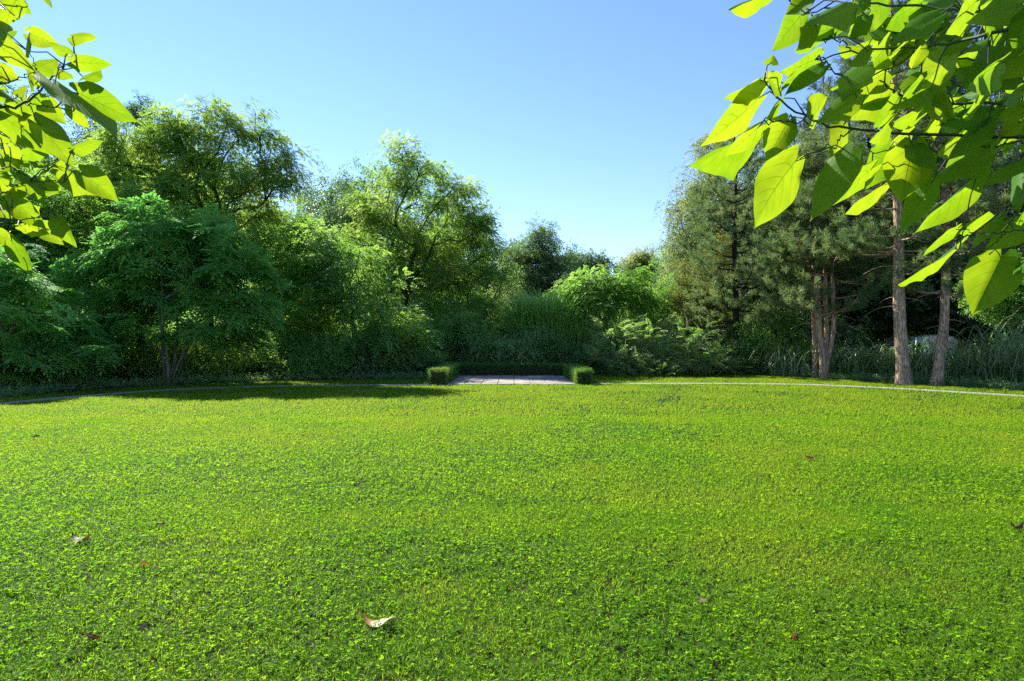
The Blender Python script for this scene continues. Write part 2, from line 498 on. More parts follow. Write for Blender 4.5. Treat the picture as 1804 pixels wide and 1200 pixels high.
def pine_tree(name, label, base, d, height, r0, z0, z1, reach, mat='pine', bark='pinebark', lean=(0, 0), seed=1, gap=0.45, per=5,
              rise=0.25, proto='pine', scale=1.45, group=None, stems=None, tuft=1.0, power=0.8, dead=0, cat='pine tree', tips=0.45):
    """a conifer: straight trunk, whorls of limbs between heights z0 and z1, tufts of needles on limbs and side twigs"""
    rng = np.random.default_rng(seed)
    b = np.array([(base - HX) / F * d, d, 0.0])
    root = empty(name, b, label, cat, group)
    geo, tp, tx = [], [], []
    stems = stems or [(0, 0, 1.0, 1.0)]
    def trunk_at(st, z):
        ox, oy, hs, rs = st
        u = z / height
        f = min(1, z / 2.2)
        return np.array([ox * f + lean[0] * u + 0.05 * math.sin(z * .9 + seed), oy * f + lean[1] * u + 0.05 * math.cos(z * .7 + seed), z])
    for st in stems:
        hh = height * st[2]
        zs = np.concatenate([[-0.1, 0.12, 0.35], np.arange(0.8, hh, 0.6), [hh]])
        path = np.array([trunk_at(st, z) for z in zs])
        r = r0 * st[3] * (1 - 0.88 * np.clip(zs / hh, 0, 1) ** 1.1)
        r[0] *= 1.6; r[1] *= 1.32; r[2] *= 1.1
        geo.append(tube(path, r * (1 + rng.normal(0, 0.03, len(r))), 12))
    for k in range(dead):
        st = stems[k % len(stems)]
        z = rng.uniform(1.6, z0 + 0.6)
        an = rng.uniform(0, 2 * math.pi)
        L = rng.uniform(.4, 1.6)
        o = trunk_at(st, z)
        path = np.array([o + np.array([math.cos(an) * L * u, math.sin(an) * L * u, 0.12 * L * math.sin(3 * u) - .2 * L * u]) for u in np.linspace(0, 1, 5)])
        geo.append(tube(path, np.linspace(.02, .006, 5), 4))
    z, wh = z0, 0
    while z < min(z1, height - 0.15):
        st = stems[wh % len(stems)]
        zz = min(z, height * st[2] - .1)
        f = (z - z0) / max(z1 - z0, .1)
        for k in range(per):
            an = 2 * math.pi * (k + 0.5 * (wh % 2)) / per + rng.normal(0, .3)
            prof = (1 - f) ** power * (0.62 + 0.38 * min(1, f * 5 + .35)) + 0.06
            L = reach * prof * rng.uniform(.7, 1.12)
            o = trunk_at(st, max(0.3, zz + rng.normal(0, gap * .3)))
            n = max(4, int(L / .4))
            rs = rise * (0.5 + f) + rng.normal(0, .08)
            D = np.array([math.cos(an), math.sin(an), 0])
            path = np.array([o + D * L * u + np.array([0, 0, L * (rs * u + 0.18 * u * u * u - 0.10 * math.sin(math.pi * u))]) for u in np.linspace(0, 1, n + 1)])
            path[1:] += rng.normal(0, .03, (n, 3))
            geo.append(tube(path, np.linspace(0.016 + 0.012 * L, .008, n + 1), 5))
            ns = int(L / 0.20) + 1
            for q in range(ns):
                u = 1 - (1 - 0.28) * (q + rng.random()) / ns
                i = min(n - 1, int(u * n)); p = path[i] + (path[i + 1] - path[i]) * (u * n - i)
                sg = 1 if q % 2 else -1
                sl = (0.22 + 0.5 * (1 - u)) * min(1.2, L) * rng.uniform(.6, 1.2)
                sdir = unit(D * rng.uniform(.5, 1.0) + np.array([-D[1], D[0], 0]) * sg * rng.uniform(.3, 1.0) + np.array([0, 0, rng.uniform(-.05, .45)]))
                e = p + sdir * sl
                geo.append(tube(np.array([p, (p + e) / 2 + [0, 0, -.02], e]), [.009, .007, .005], 3))
                m = max(1, int(round(tuft * (1 + sl / 0.22))))
                for v in range(m):
                    w = 1 - 0.85 * v / m
                    tp.append(p + sdir * sl * w); tx.append(sdir + rng.normal(0, .28, 3) + np.array([0, 0, .18]))
            tp.append(path[-1]); tx.append(path[-1] - path[-2] + np.array([0, 0, .1]))
        z += gap * rng.uniform(.8, 1.2); wh += 1
    for st in stems:
        for k in range(4):
            tp.append(trunk_at(st, height * st[2]) - np.array([0, 0, .15 * k])); tx.append(np.array([rng.normal(0, .4), rng.normal(0, .4), 1.0]))
    V, Q, R = cat_geo(geo)
    mesh_obj('trunk', V, Q, M[bark], root, smooth=True)
    tp, tx = np.array(tp), np.array(tx)
    U = np.array([0, 0, 1.0]) + rng.normal(0, .4, tp.shape)
    g = instance(P[proto], tp, tx, U, scale * rng.uniform(.75, 1.2, len(tp)), rng)
    mesh_obj('crown', g[0], g[1], M[mat], root, rnd=g[2])
    return root

def ribbons(P0, D0, Ln, Wd, bend, rng, seg=4, stand=2.6):
    """arching blades: N strips of seg quads"""
    n = len(P0)
    u = np.linspace(0, 1, seg + 1)
    D = np.concatenate([D0, np.zeros((n, 1))], 1)
    side = np.stack([-D0[:, 1], D0[:, 0], np.zeros(n)], 1)
    tw = rng.uniform(-.8, .8, (n, 1)); side = unit(side + D * tw)
    Up = np.array([0, 0, 1.0])
    h = np.sin(np.clip(u[None] * (0.9 + bend[:, None]), 0, 2.6)) / 1.0
    c = (1 - np.cos(u[None] * (0.5 + bend[:, None]))) * 0.55 + 0.08 * u[None]
    C = P0[:, None] + Ln[:, None, None] * (Up * h[..., None] + D[:, None] * c[..., None])
    wid = Wd[:, None, None] * 0.5 * (np.sin(np.pi * (0.12 + 0.88 * u)) ** 0.7 + 0.03)[None, :, None]
    V = np.stack([C - side[:, None] * wid, C + side[:, None] * wid], 2).reshape(n, -1, 3)
    i = np.arange(seg)[:, None] * 2
    q = np.concatenate([i, i + 1, i + 3, i + 2], 1)
    Q = q[None] + (np.arange(n) * 2 * (seg + 1))[:, None, None]
    R = np.repeat(rng.random(n), seg)
    return V.reshape(-1, 3), Q.reshape(-1, 4), R

# ---------------------------------------------------------------- ground, path, paved place
PATH = [(-12.2, 2.0), (-13.0, 8.0), (-13.1, 12.6), (-12.85, 15.6), (-12.3, 17.8), (-11.1, 20.1), (-9.2, 21.5), (-6.8, 22.1), (-4.1, 22.4), (-1.5, 22.6), (1.0, 22.85),
        (2.9, 23.0), (7.3, 23.2), (10.3, 22.7), (11.8, 21.7), (13.0, 20.5), (13.9, 19.1), (14.75, 17.7), (15.5, 15.0), (15.6, 9.0), (15.0, 3.0)]
def spline(pts, per=8):
    p = np.array(pts, float); out = []
    for i in range(len(p) - 1):
        a, b, c, e = p[max(i - 1, 0)], p[i], p[i + 1], p[min(i + 2, len(p) - 1)]
        for t in np.arange(per) / per:
            out.append(.5 * ((2 * b) + (c - a) * t + (2 * a - 5 * b + 4 * c - e) * t * t + (3 * b - a - 3 * c + e) * t ** 3))
    return np.array(out + [p[-1]])
PC = spline(PATH)
PW = 0.31

def path_dist(x, y):
    q = np.stack([x, y], -1)
    best = np.full(len(q), 1e9)
    for i in range(0, len(PC) - 1):
        a, b = PC[i], PC[i + 1]
        ab = b - a
        t = np.clip(((q - a) @ ab) / (ab @ ab), 0, 1)
        best = np.minimum(best, np.linalg.norm(q - a - t[:, None] * ab, axis=1))
    return best

def lawn_patch(x, y):
    """0 = lush clover, 1 = dry yellow grass"""
    a = fbm(x * 0.5 + 3.1, y * 0.5 + 7.7, 5, 5)
    far = np.clip((y - 3.5) / 9.0, 0, 1)
    r = (a - 0.42) * 2.6 + 0.6 * far
    for px, py, rx, ry, k in DRY:
        g = ground(px, py); wx = rx / F * g[1]; wy = abs(g[1] - ground(px, py + ry)[1])
        r = r + k * np.exp(-(((x - g[0]) / wx) ** 2 + ((y - g[1]) / wy) ** 2))
    return np.clip(r, 0, 1)
# worn yellow patches seen in the photograph
DRY = [(755, 1035, 75, 28, .9), (610, 908, 40, 12, .8), (1470, 918, 50, 14, .8), (1640, 905, 60, 22, .7), (300, 900, 130, 30, .6), (1250, 790, 120, 14, .5), (300, 742, 60, 5, 1), (690, 770, 60, 6, .8),
       (1640, 985, 60, 20, .6), (180, 860, 120, 18, .5), (1720, 745, 60, 6, .7), (450, 1130, 60, 22, .5), (1560, 1150, 70, 22, .6)]

def build_ground():
    m, N, L = new_mat('lawn_soil')
    out = N.new('ShaderNodeOutputMaterial')
    geo = N.new('ShaderNodeNewGeometry')
    def noise(sc, det=5):
        n = N.new('ShaderNodeTexNoise'); n.inputs['Scale'].default_value = sc; n.inputs['Detail'].default_value = det
        L.new(geo.outputs['Position'], n.inputs['Vector']); return n
    n1, n2 = noise(0.5), noise(22.0)
    rp = N.new('ShaderNodeValToRGB')
    rp.color_ramp.elements[0].position = 0.35; rp.color_ramp.elements[0].color = (0.016, 0.026, 0.005, 1)
    rp.color_ramp.elements[1].position = 0.65; rp.color_ramp.elements[1].color = (0.035, 0.045, 0.010, 1)
    L.new(n1.outputs[0], rp.inputs[0])
    rp2 = N.new('ShaderNodeValToRGB')
    rp2.color_ramp.elements[0].position = 0.35; rp2.color_ramp.elements[0].color = (0.45, 0.45, 0.45, 1)
    rp2.color_ramp.elements[1].position = 0.65; rp2.color_ramp.elements[1].color = (1, 1, 1, 1)
    L.new(n2.outputs[0], rp2.inputs[0])
    mx = N.new('ShaderNodeMix'); mx.data_type = 'RGBA'; mx.blend_type = 'MULTIPLY'; mx.inputs[0].default_value = 1
    L.new(rp.outputs[0], mx.inputs[6]); L.new(rp2.outputs[0], mx.inputs[7])
    pb = N.new('ShaderNodeBsdfPrincipled'); pb.inputs['Roughness'].default_value = 0.9
    pb.inputs['Specular IOR Level'].default_value = 0.1
    L.new(mx.outputs[2], pb.inputs['Base Color'])
    bp = N.new('ShaderNodeBump'); bp.inputs['Strength'].default_value = 0.6; bp.inputs['Distance'].default_value = 0.03
    L.new(n2.outputs[0], bp.inputs['Height']); L.new(bp.outputs[0], pb.inputs['Normal'])
    L.new(pb.outputs[0], out.inputs['Surface'])
    g = mesh_obj('ground', [(-600, -600, 0), (600, -600, 0), (600, 900, 0), (-600, 900, 0)], [[0, 1, 2, 3]], m)
    tag(g, kind='structure')
    # woodland floor: bare brown litter behind the lawn's edge
    edge = spline([(-40, -4), (-16, 4), (-14.6, 12), (-14.1, 16), (-13.2, 20.2), (-10.5, 23.2), (-7, 25.0), (-3.2, 25.6), (-3.2, 29.2), (3.1, 29.2), (3.4, 28.6), (8, 29.8), (11.0, 29.0), (13.0, 25.6), (15.0, 22.0), (16.2, 18.6), (17.6, 14), (20, 6), (40, -4)], 5)
    n = len(edge)
    V = [(x, y, 0.004) for x, y in edge] + [(x / math.hypot(x, y) * 260, y / math.hypot(x, y) * 260, 0.004) for x, y in edge]
    Q = [[i, i + 1, n + i + 1, n + i] for i in range(n - 1)]
    f = mesh_obj('woodland_floor', V, Q, plain_mat('leaf_litter', (0.022, 0.024, 0.012), 0.95, 8, .5))
    tag(f, kind='structure')
    return edge

EDGE = build_ground()

def build_path():
    t = unit(np.gradient(PC, axis=0)); nrm = np.stack([-t[:, 1], t[:, 0]], 1)
    V = []
    for p, q in zip(PC, nrm):
        a, b = p + q * PW, p - q * PW
        V += [(a[0], a[1], -.02), (a[0], a[1], .012), (b[0], b[1], .012), (b[0], b[1], -.02)]
    Q = []
    for i in range(len(PC) - 1):
        for j in range(3):
            Q.append([4 * i + j, 4 * i + j + 1, 4 * i + 5 + j, 4 * i + 4 + j])
    m, N, L = new_mat('concrete_path')
    out = N.new('ShaderNodeOutputMaterial')
    geo = N.new('ShaderNodeNewGeometry')
    n1 = N.new('ShaderNodeTexNoise'); n1.inputs['Scale'].default_value = 2.5; n1.inputs['Detail'].default_value = 10
    L.new(geo.outputs['Position'], n1.inputs['Vector'])
    rp = N.new('ShaderNodeValToRGB')
    rp.color_ramp.elements[0].position = 0.3; rp.color_ramp.elements[0].color = (0.22, 0.20, 0.175, 1)
    rp.color_ramp.elements[1].position = 0.7; rp.color_ramp.elements[1].color = (0.27, 0.245, 0.20, 1)
    L.new(n1.outputs[0], rp.inputs[0])
    pb = N.new('ShaderNodeBsdfPrincipled'); pb.inputs['Roughness'].default_value = 0.85
    L.new(rp.outputs[0], pb.inputs['Base Color'])
    L.new(pb.outputs[0], out.inputs['Surface'])
    o = mesh_obj('path', V, Q, m)
    tag(o, kind='structure')
    # the paved place inside the hedge: slabs in a brick bond with a border course, one slightly raised sheet
    Vs, Qs = [], []
    def slab(x0, x1, y0, y1, z):
        k = len(Vs)
        g, e = .006, .008
        x0, x1, y0, y1 = x0 + g, x1 - g, y0 + g, y1 - g
        Vs.extend([(x0, y0, 0), (x1, y0, 0), (x1, y1, 0), (x0, y1, 0), (x0 + e, y0 + e, z), (x1 - e, y0 + e, z), (x1 - e, y1 - e, z), (x0 + e, y1 - e, z)])
        Qs.extend([[k + 4, k + 5, k + 6, k + 7], [k, k + 1, k + 5, k + 4], [k + 1, k + 2, k + 6, k + 5], [k + 2, k + 3, k + 7, k + 6], [k + 3, k, k + 4, k + 7]])
    rg = random.Random(3)
    y = 22.35
    while y < 27.75:
        x = -2.32 + (0.0 if int(round(y * 10)) % 2 else -0.0)
        while x < 2.25:
            w = min(0.6, 2.28 - x)
            slab(x, x + w, y, min(y + 0.6, 27.8), 0.045 + rg.uniform(-.004, .004))
            x += 0.6
        y += 0.6
    pm = bark_mat('paving_slab', (0.36, 0.33, 0.28), (0.19, 0.175, 0.15), 1.5, 1.5, 0.1)
    o = mesh_obj('paved_terrace', Vs, Qs, pm)
    tag(o, 'pale grey slab terrace enclosed on three sides by the low clipped hedge', 'terrace')

build_path()

def build_hedge():
    rng = np.random.default_rng(11)
    root = empty('clipped_hedge', (0, 25, 0), 'low clipped box hedge forming a U around the paved terrace', 'hedge')
    boxes = [(-2.98, -2.36, 22.4, 28.5), (2.30, 2.86, 22.4, 28.5), (-2.36, 2.30, 27.9, 28.5)]
    Hh = 0.54
    Pp, Nn, core, cq = [], [], [], []
    for bi, (x0, x1, y0, y1) in enumerate(boxes):
        e = .06
        k = len(core)
        X0 = x0 + e if bi < 2 else x0 - .1; X1 = x1 - e if bi < 2 else x1 + .1
        for z in (0, Hh - e):
            core += [(X0, y0 + e - 25, z), (X1, y0 + e - 25, z), (X1, y1 - e - 25, z), (X0, y1 - e - 25, z)]
        cq += [[k + 4, k + 5, k + 6, k + 7], [k, k + 1, k + 5, k + 4], [k + 1, k + 2, k + 6, k + 5], [k + 2, k + 3, k + 7, k + 6], [k + 3, k, k + 4, k + 7]]
        faces = [((x0, y0, Hh), (x1 - x0, 0, 0), (0, y1 - y0, 0), (0, 0, 1)), ((x0, y0, 0), (x1 - x0, 0, 0), (0, 0, Hh), (0, -1, 0)), ((x0, y1, 0), (x1 - x0, 0, 0), (0, 0, Hh), (0, 1, 0)),
                 ((x0, y0, 0), (0, y1 - y0, 0), (0, 0, Hh), (-1, 0, 0)), ((x1, y0, 0), (0, y1 - y0, 0), (0, 0, Hh), (1, 0, 0))]
        for o, u, v, nrm in faces:
            o, u, v, nrm = map(lambda q: np.array(q, float), (o, u, v, nrm))
            n = int(np.linalg.norm(u) * np.linalg.norm(v) * 520)
            r = rng.random((n, 2))
            Pp.append(o + u * r[:, :1] + v * r[:, 1:] + nrm * rng.normal(-.025, .012, (n, 1)) - np.array([0, 25, 0])); Nn.append(np.repeat(nrm[None], n, 0))
    Pp, Nn = np.concatenate(Pp), np.concatenate(Nn)
    Pp[:, 2] = np.maximum(Pp[:, 2], .02)
    Pp[:, 2] += 0.02 * np.sin(Pp[:, 0] * 2.3) * (Pp[:, 2] > .4)
    X = Nn + rng.normal(0, .55, Nn.shape); U = rng.normal(0, 1, Nn.shape)
    g = instance(P['box'], Pp - Nn * .03, X, U, rng.uniform(.65, 1.0, len(Pp)), rng)
    mesh_obj('foliage', g[0], g[1], M['box'], root, rnd=g[2])
    mesh_obj('branches', core, cq, M['darkbark'], root)

build_hedge()

def build_lawn():
    rng = np.random.default_rng(21)
    ht = 0.98
    def scatter(n, d0, d1, power):
        u = rng.random(n)
        d = (d0 ** power + u * (d1 ** power - d0 ** power)) ** (1 / power)
        x = rng.uniform(-1, 1, n) * (ht * d + .3)
        return x, d
    def on_lawn(x, y):
        k = path_dist(x, y) > PW + .02
        k &= ~((np.abs(x) < 3.0) & (y > 22.3) & (y < 28.6))
        ex = np.interp(np.arctan2(x, y), np.arctan2(EDGE[:, 0], EDGE[:, 1]), np.hypot(EDGE[:, 0], EDGE[:, 1]))
        return k & (np.hypot(x, y) < ex + .15)
    # clover: three rounded leaflets on a short stalk
    x, y = scatter(560000, 2.3, 15.0, 1.15)
    pz = lawn_patch(x, y)
    keep = (rng.random(len(x)) > pz * 0.8) & (rng.random(len(x)) > np.clip((y - 6.0) / 9.0, 0, 1)) & (fbm(x * 9, y * 9, 31, 2) + .25 * rng.random(len(x)) > .435)
    x, y = x[keep], y[keep]; n = len(x)
    sc = (0.60 + 0.022 * y) * rng.uniform(.6, 1.3, n)
    hump = fbm(x * 1.6, y * 1.6, 9, 3)
    z = rng.uniform(.008, .055, n) * (0.4 + 1.1 * hump)
    tilt = np.stack([rng.normal(0, .6, n), rng.normal(0, .6, n), np.ones(n)], 1)
    rot = rng.uniform(0, 2 * math.pi, n)
    v = []
    for k in range(3):
        a = k * 2 * math.pi / 3
        X, Y = np.array([math.cos(a), math.sin(a), 0]), np.array([-math.sin(a), math.cos(a), 0])
        w = .0085
        v += [X * .001, X * .009 + Y * w + [0, 0, .0035], X * .0185 + [0, 0, .001], X * .009 - Y * w + [0, 0, .0035]]
    v = np.array(v); q = np.arange(12).reshape(3, 4)
    g1 = instance([(v, q)], np.stack([x, y, z], 1), np.stack([np.cos(rot), np.sin(rot), rng.normal(0, .3, n)], 1), tilt, sc, rng)
    o = mesh_obj('clover_lawn', g1[0], g1[1], M['clover'], rnd=g1[2])
    tag(o, 'low green clover carpeting the near lawn', 'clover', kind='stuff')
    # grass: tufts of three blades
    parts = []
    for n, d0, d1, pw, s in ((90000, 2.3, 6.0, 1.2, .85), (190000, 5.0, 13.0, 1.3, 1.05), (230000, 12.0, 30.0, 1.3, 1.5)):
        x, y = scatter(n, d0, d1, pw)
        pz = lawn_patch(x, y)
        k = (rng.random(n) < 0.22 + 0.8 * pz) & on_lawn(x, y)
        x, y = x[k], y[k]; n = len(x)
        v = []
        for b in range(4):
            a = b * 1.7
            D = np.array([math.cos(a), math.sin(a), 0]); Sd = np.array([-D[1], D[0], 0])
            w = .0028
            v += [D * .004 - Sd * w, D * .004 + Sd * w, D * .017 + Sd * w * .8 + [0, 0, .026], D * .017 - Sd * w * .8 + [0, 0, .026]]
            v += [D * .017 - Sd * w * .8 + [0, 0, .026], D * .017 + Sd * w * .8 + [0, 0, .026], D * .042 + Sd * .0004 + [0, 0, .040], D * .042 - Sd * .0004 + [0, 0, .040]]
        v = np.array(v); q = np.arange(len(v)).reshape(-1, 4)
        rot = rng.uniform(0, 2 * math.pi, n)
        sc = s * rng.uniform(.6, 1.15, n) * (1 - .25 * np.clip(lawn_patch(x, y), 0, 1))
        tall = (path_dist(x, y) < .45) | (np.abs(y - 22.2) < .15) & (np.abs(x) < 3)
        sc = np.where(tall, sc * 1.25, sc)
        g = instance([(v, q)], np.stack([x, y, np.zeros(n)], 1), np.stack([np.cos(rot), np.sin(rot), np.zeros(n)], 1),
                     np.stack([rng.normal(0, .3, n), rng.normal(0, .3, n), np.ones(n)], 1), sc, rng)
        rr = np.clip(g[2] * .6 + np.repeat(lawn_patch(x, y), 8) * .45, 0, 1)
        parts.append((g[0], g[1], rr))
    V, Q, R = cat_geo(parts)
    o = mesh_obj('grass', V, Q, M['grass'], rnd=R)
    tag(o, 'short mown grass mixed through the lawn up to the wood', 'grass', kind='stuff')

build_lawn()

# ---------------------------------------------------------------- broadleaf trees, left to centre
T = crown_tree
T('dark_oak', 'tall dark oak rising behind the hanging leaves at the far left', 80, 40, [(95, 215, 105, 70), (30, 290, 150, 110), (180, 280, 55, 80), (60, 420, 140, 120), (200, 400, 100, 120)],
  'simple', 'dark', 'darkbark', n=200, per=18, rad=0.75, scale=1.3, seed=3, trunk_r=.3)
T('dark_oak', 'small dark rounded treetop peeping over the lacy locust on the left', 252, 45, [(252, 197, 20, 22), (250, 240, 38, 50), (240, 330, 60, 70)], 'simple', 'dark', 'darkbark', n=80, per=20, rad=.55, scale=1.3, seed=4, trunk_r=.2)
T('locust_tree', 'broad open-crowned locust with forked dark trunk high on the left', 372, 26.3,
  [(330, 215, 50, 22), (300, 235, 60, 24), (375, 192, 30, 12), (400, 225, 50, 26), (448, 200, 9, 12), (455, 235, 34, 24), (490, 270, 34, 18), (480, 305, 40, 28), (515, 300, 20, 14), (520, 328, 18, 12), (245, 262, 70, 32), (200, 255, 26, 14), (420, 310, 80, 40), (300, 320, 80, 40), (200, 310, 55, 30), (440, 370, 58, 38), (350, 270, 70, 30)],
  'lace', 'robinia', 'darkbark', n=240, per=10, rad=.45, flat=.4, scale=1.0, ujit=.2, droop=.1, seed=5, trunk_r=.26, top=6.6, inner=.2, outw=.5)
T('locust_tree', 'leafy bright green locust filling the space under the broad locust', 250, 25.2,
  [(200, 370, 100, 60), (300, 345, 75, 45), (110, 400, 95, 60), (385, 420, 90, 45), (250, 440, 130, 60), (90, 340, 60, 40)],
  'robinia', 'bright', n=165, per=7, rad=.6, flat=.35, scale=1.3, ujit=.15, seed=6, trunk_r=.18)
T('young_locust', 'narrow green locust at the right edge of the left tree group', 490, 29.5, [(475, 400, 40, 50), (510, 440, 38, 60), (490, 520, 50, 60), (520, 380, 18, 25)],
  'robinia', 'mid', n=90, per=9, rad=.55, flat=.5, scale=1.3, ujit=.2, seed=7, trunk_r=.12)
T('sumac_tree', 'spreading dark green sumac with pale stems reaching over the lawn edge', 300, 22.8,
  [(290, 450, 120, 60), (395, 455, 85, 65), (220, 500, 100, 70), (440, 530, 55, 70), (330, 540, 120, 60), (200, 560, 90, 45), (400, 590, 65, 28), (300, 400, 90, 35)],
  'sumac', 'sumac', 'stem', n=150, per=4, rad=.6, flat=.5, scale=1.2, ujit=.22, seed=8, trunk_r=.075, stems=6, droop=.15, rtip=.01, zmin=.7)
T('sumac_tree', 'low sumac with fanned leaves at the left end of the path', 20, 19.5, [(60, 540, 90, 50), (10, 600, 80, 55), (120, 590, 70, 40), (0, 490, 80, 50), (-80, 540, 80, 90), (60, 630, 70, 25)],
  'sumac', 'sumac', 'stem', n=85, per=4, rad=.6, flat=.5, scale=1.1, ujit=.22, seed=9, trunk_r=.06, stems=4, droop=.15, zmin=.45)
T('sumac_tree', 'sumac with a tall dark crown behind the low one at the far left', 90, 25, [(90, 440, 90, 60), (20, 420, 80, 70), (150, 500, 70, 60), (-60, 400, 90, 110)],
  'sumac', 'sumac', 'stem', n=95, per=4, rad=.6, flat=.5, scale=1.25, ujit=.22, seed=10, trunk_r=.08, stems=3, droop=.15)
T('locust_tree', 'green locust with drooping sprays left of the clipped hedge', 630, 27.5,
  [(610, 460, 50, 50), (565, 515, 55, 65), (655, 535, 60, 50), (555, 425, 40, 35), (705, 585, 45, 40), (600, 590, 75, 45), (680, 600, 60, 40), (540, 460, 40, 40)],
  'robinia', 'mid', n=165, per=6, rad=.55, flat=.35, scale=1.35, ujit=.15, seed=12, trunk_r=.13)
T('dark_maple', 'dark dense maple standing behind the tall golden locust', 670, 41, [(655, 308, 40, 26), (640, 360, 65, 50), (598, 395, 36, 30), (640, 440, 70, 60), (805, 400, 60, 60), (845, 425, 20, 35), (760, 330, 50, 40), (780, 480, 90, 60)],
  'simple', 'mid', 'darkbark', n=190, per=16, rad=.65, scale=1.3, seed=13, trunk_r=.28)
T('locust_tree', 'tall golden green locust with slanting limbs left of centre', 690, 33,
  [(708, 268, 34, 15), (735, 288, 16, 14), (718, 318, 36, 28), (675, 385, 55, 38), (640, 350, 14, 14), (790, 345, 48, 28), (812, 325, 12, 10), (838, 385, 20, 16), (828, 410, 34, 34), (745, 415, 75, 42), (790, 475, 70, 42), (700, 480, 65, 42), (765, 296, 12, 10), (858, 440, 14, 24), (620, 420, 18, 14)],
  'lace', 'robinia', 'darkbark', n=230, per=10, rad=.5, flat=.4, scale=1.15, ujit=.2, droop=.1, seed=14, trunk_r=.28, top=7.2, lean=.3, inner=.2)
T('maple_tree', 'mid green bushy maple right of the golden locust', 835, 33, [(850, 500, 42, 45), (800, 540, 75, 45), (862, 560, 45, 45), (885, 480, 20, 30), (770, 590, 70, 40)],
  'simple', 'mid', n=140, per=14, rad=.55, seed=15, trunk_r=.16)
T('alder_tree', 'upright dark alder with a pointed crown at the centre', 952, 42, [(952, 404, 13, 14), (948, 430, 32, 18), (930, 455, 36, 18), (975, 460, 34, 18), (945, 485, 56, 22), (960, 510, 56, 24), (948, 540, 60, 24), (905, 440, 12, 8)],
  'small', 'alder', 'darkbark', n=190, per=20, rad=.5, flat=.45, scale=1.45, seed=16, trunk_r=.16, top=8.4, inner=.15)
T('birch_tree', 'pale bushy tree to the left of the pointed alder', 905, 46, [(905, 480, 22, 26), (900, 530, 35, 40), (930, 560, 40, 30)], 'small', 'birch', n=60, per=22, rad=.55, scale=1.6, seed=17, trunk_r=.12)
T('dark_maple', 'small dark treetop on the skyline right of the alder', 1035, 52, [(1020, 462, 17, 14), (1052, 456, 16, 15), (1040, 490, 42, 25), (1035, 530, 50, 30)], 'simple', 'alder', n=85, per=18, rad=.6, scale=1.7, seed=18, trunk_r=.15, inner=.2)
T('poplar_tree', 'pale grey green poplar on the skyline beside the birch', 1132, 54, [(1130, 455, 26, 15), (1112, 478, 24, 18), (1150, 480, 26, 30), (1135, 520, 45, 35)], 'small', 'birch', 'bark', n=100, per=22, rad=.55, scale=2.0, seed=19, trunk_r=.15, inner=.2)
T('young_locust', 'bright fresh green young locust right of centre', 1055, 31.5, [(1055, 485, 26, 12), (1012, 500, 30, 12), (1030, 520, 40, 14), (1085, 505, 36, 22), (1110, 482, 16, 14), (1060, 545, 60, 20), (1000, 545, 30, 14), (1120, 530, 26, 24)],
  'robinia', 'bright', n=95, per=7, rad=.5, flat=.35, scale=1.35, ujit=.2, inner=.1, seed=20, trunk_r=.09, zmin=.8)
T('hazel_bush', 'rounded green hazel bush beside the leaning birch', 1160, 33, [(1150, 545, 42, 45), (1190, 530, 40, 45), (1130, 585, 50, 35)], 'simple', 'mid', n=100, per=18, rad=.5, seed=22, trunk_r=.08, stems=3)
T('birch_tree', 'weeping birch with hanging strands of small leaves left of the pines', 1250, 36,
  [(1243, 240, 14, 18), (1245, 268, 24, 28), (1222, 325, 34, 34), (1205, 385, 36, 42), (1188, 455, 26, 40), (1262, 340, 55, 50), (1245, 430, 60, 60), (1310, 265, 45, 36), (1340, 350, 50, 70), (1225, 510, 45, 40)],
  'birch', 'birch', 'birchbark', n=260, per=9, rad=.5, flat=.8, scale=1.15, seed=23, trunk_r=.2, top=12, droop=-.1, inner=.3)
T('larch_tree', 'yellowing larch branches in front of the weeping birch', 1238, 31.5, [(1232, 490, 34, 40), (1252, 555, 36, 28), (1208, 562, 30, 24), (1266, 445, 22, 34), (1225, 530, 40, 30)],
  'small', 'yellowpine', n=100, per=20, rad=.45, flat=.6, seed=24, trunk_r=.07, scale=.9, zmin=.9)

# ---------------------------------------------------------------- conifers on the right
pine_tree('pine_tree', 'slender pine with an ivy covered foot at the left of the pine row', 1295, 29.8, 11.9, .19, 2.6, 11.7, 3.0, seed=31, gap=.68, per=5, power=.75, rise=.3, tuft=.65, bark='darkbark')
pine_tree('pine_tree', 'pine dividing low down into several upright pale stems', 1452, 26.3, 11.5, .165, 3.0, 11.0, 2.9, seed=32, gap=.52, per=5, power=.55, rise=.1, tuft=.7,
          stems=[(-.28, 0, .9, .9), (.12, .1, 1.0, .75), (.5, .2, .85, .6), (.3, -.12, .8, .62)], dead=8)
pine_tree('pine_tree', 'thin straight pine trunk just left of the divided pine', 1434, 27.0, 10.5, .12, 4.2, 10.2, 2.0, seed=33, gap=.5, per=4, power=.6)
pine_tree('pine_tree', 'thick pine with pale flaking bark standing at the lawn edge', 1590, 22.6, 16.5, .225, 4.3, 16, 2.6, seed=34, gap=.75, per=4, power=.4, rise=.1, dead=10, lean=(-.35, .2), tuft=.8)
pine_tree('pine_tree', 'pine trunk leaning right at its foot before the tall grass', 1650, 22.4, 16.0, .175, 3.6, 15.5, 2.4, seed=35, gap=.8, per=4, power=.4, rise=.1, dead=8, lean=(.15, .3), tuft=.8, stems=[(.34, 0, 1.0, 1.0)])
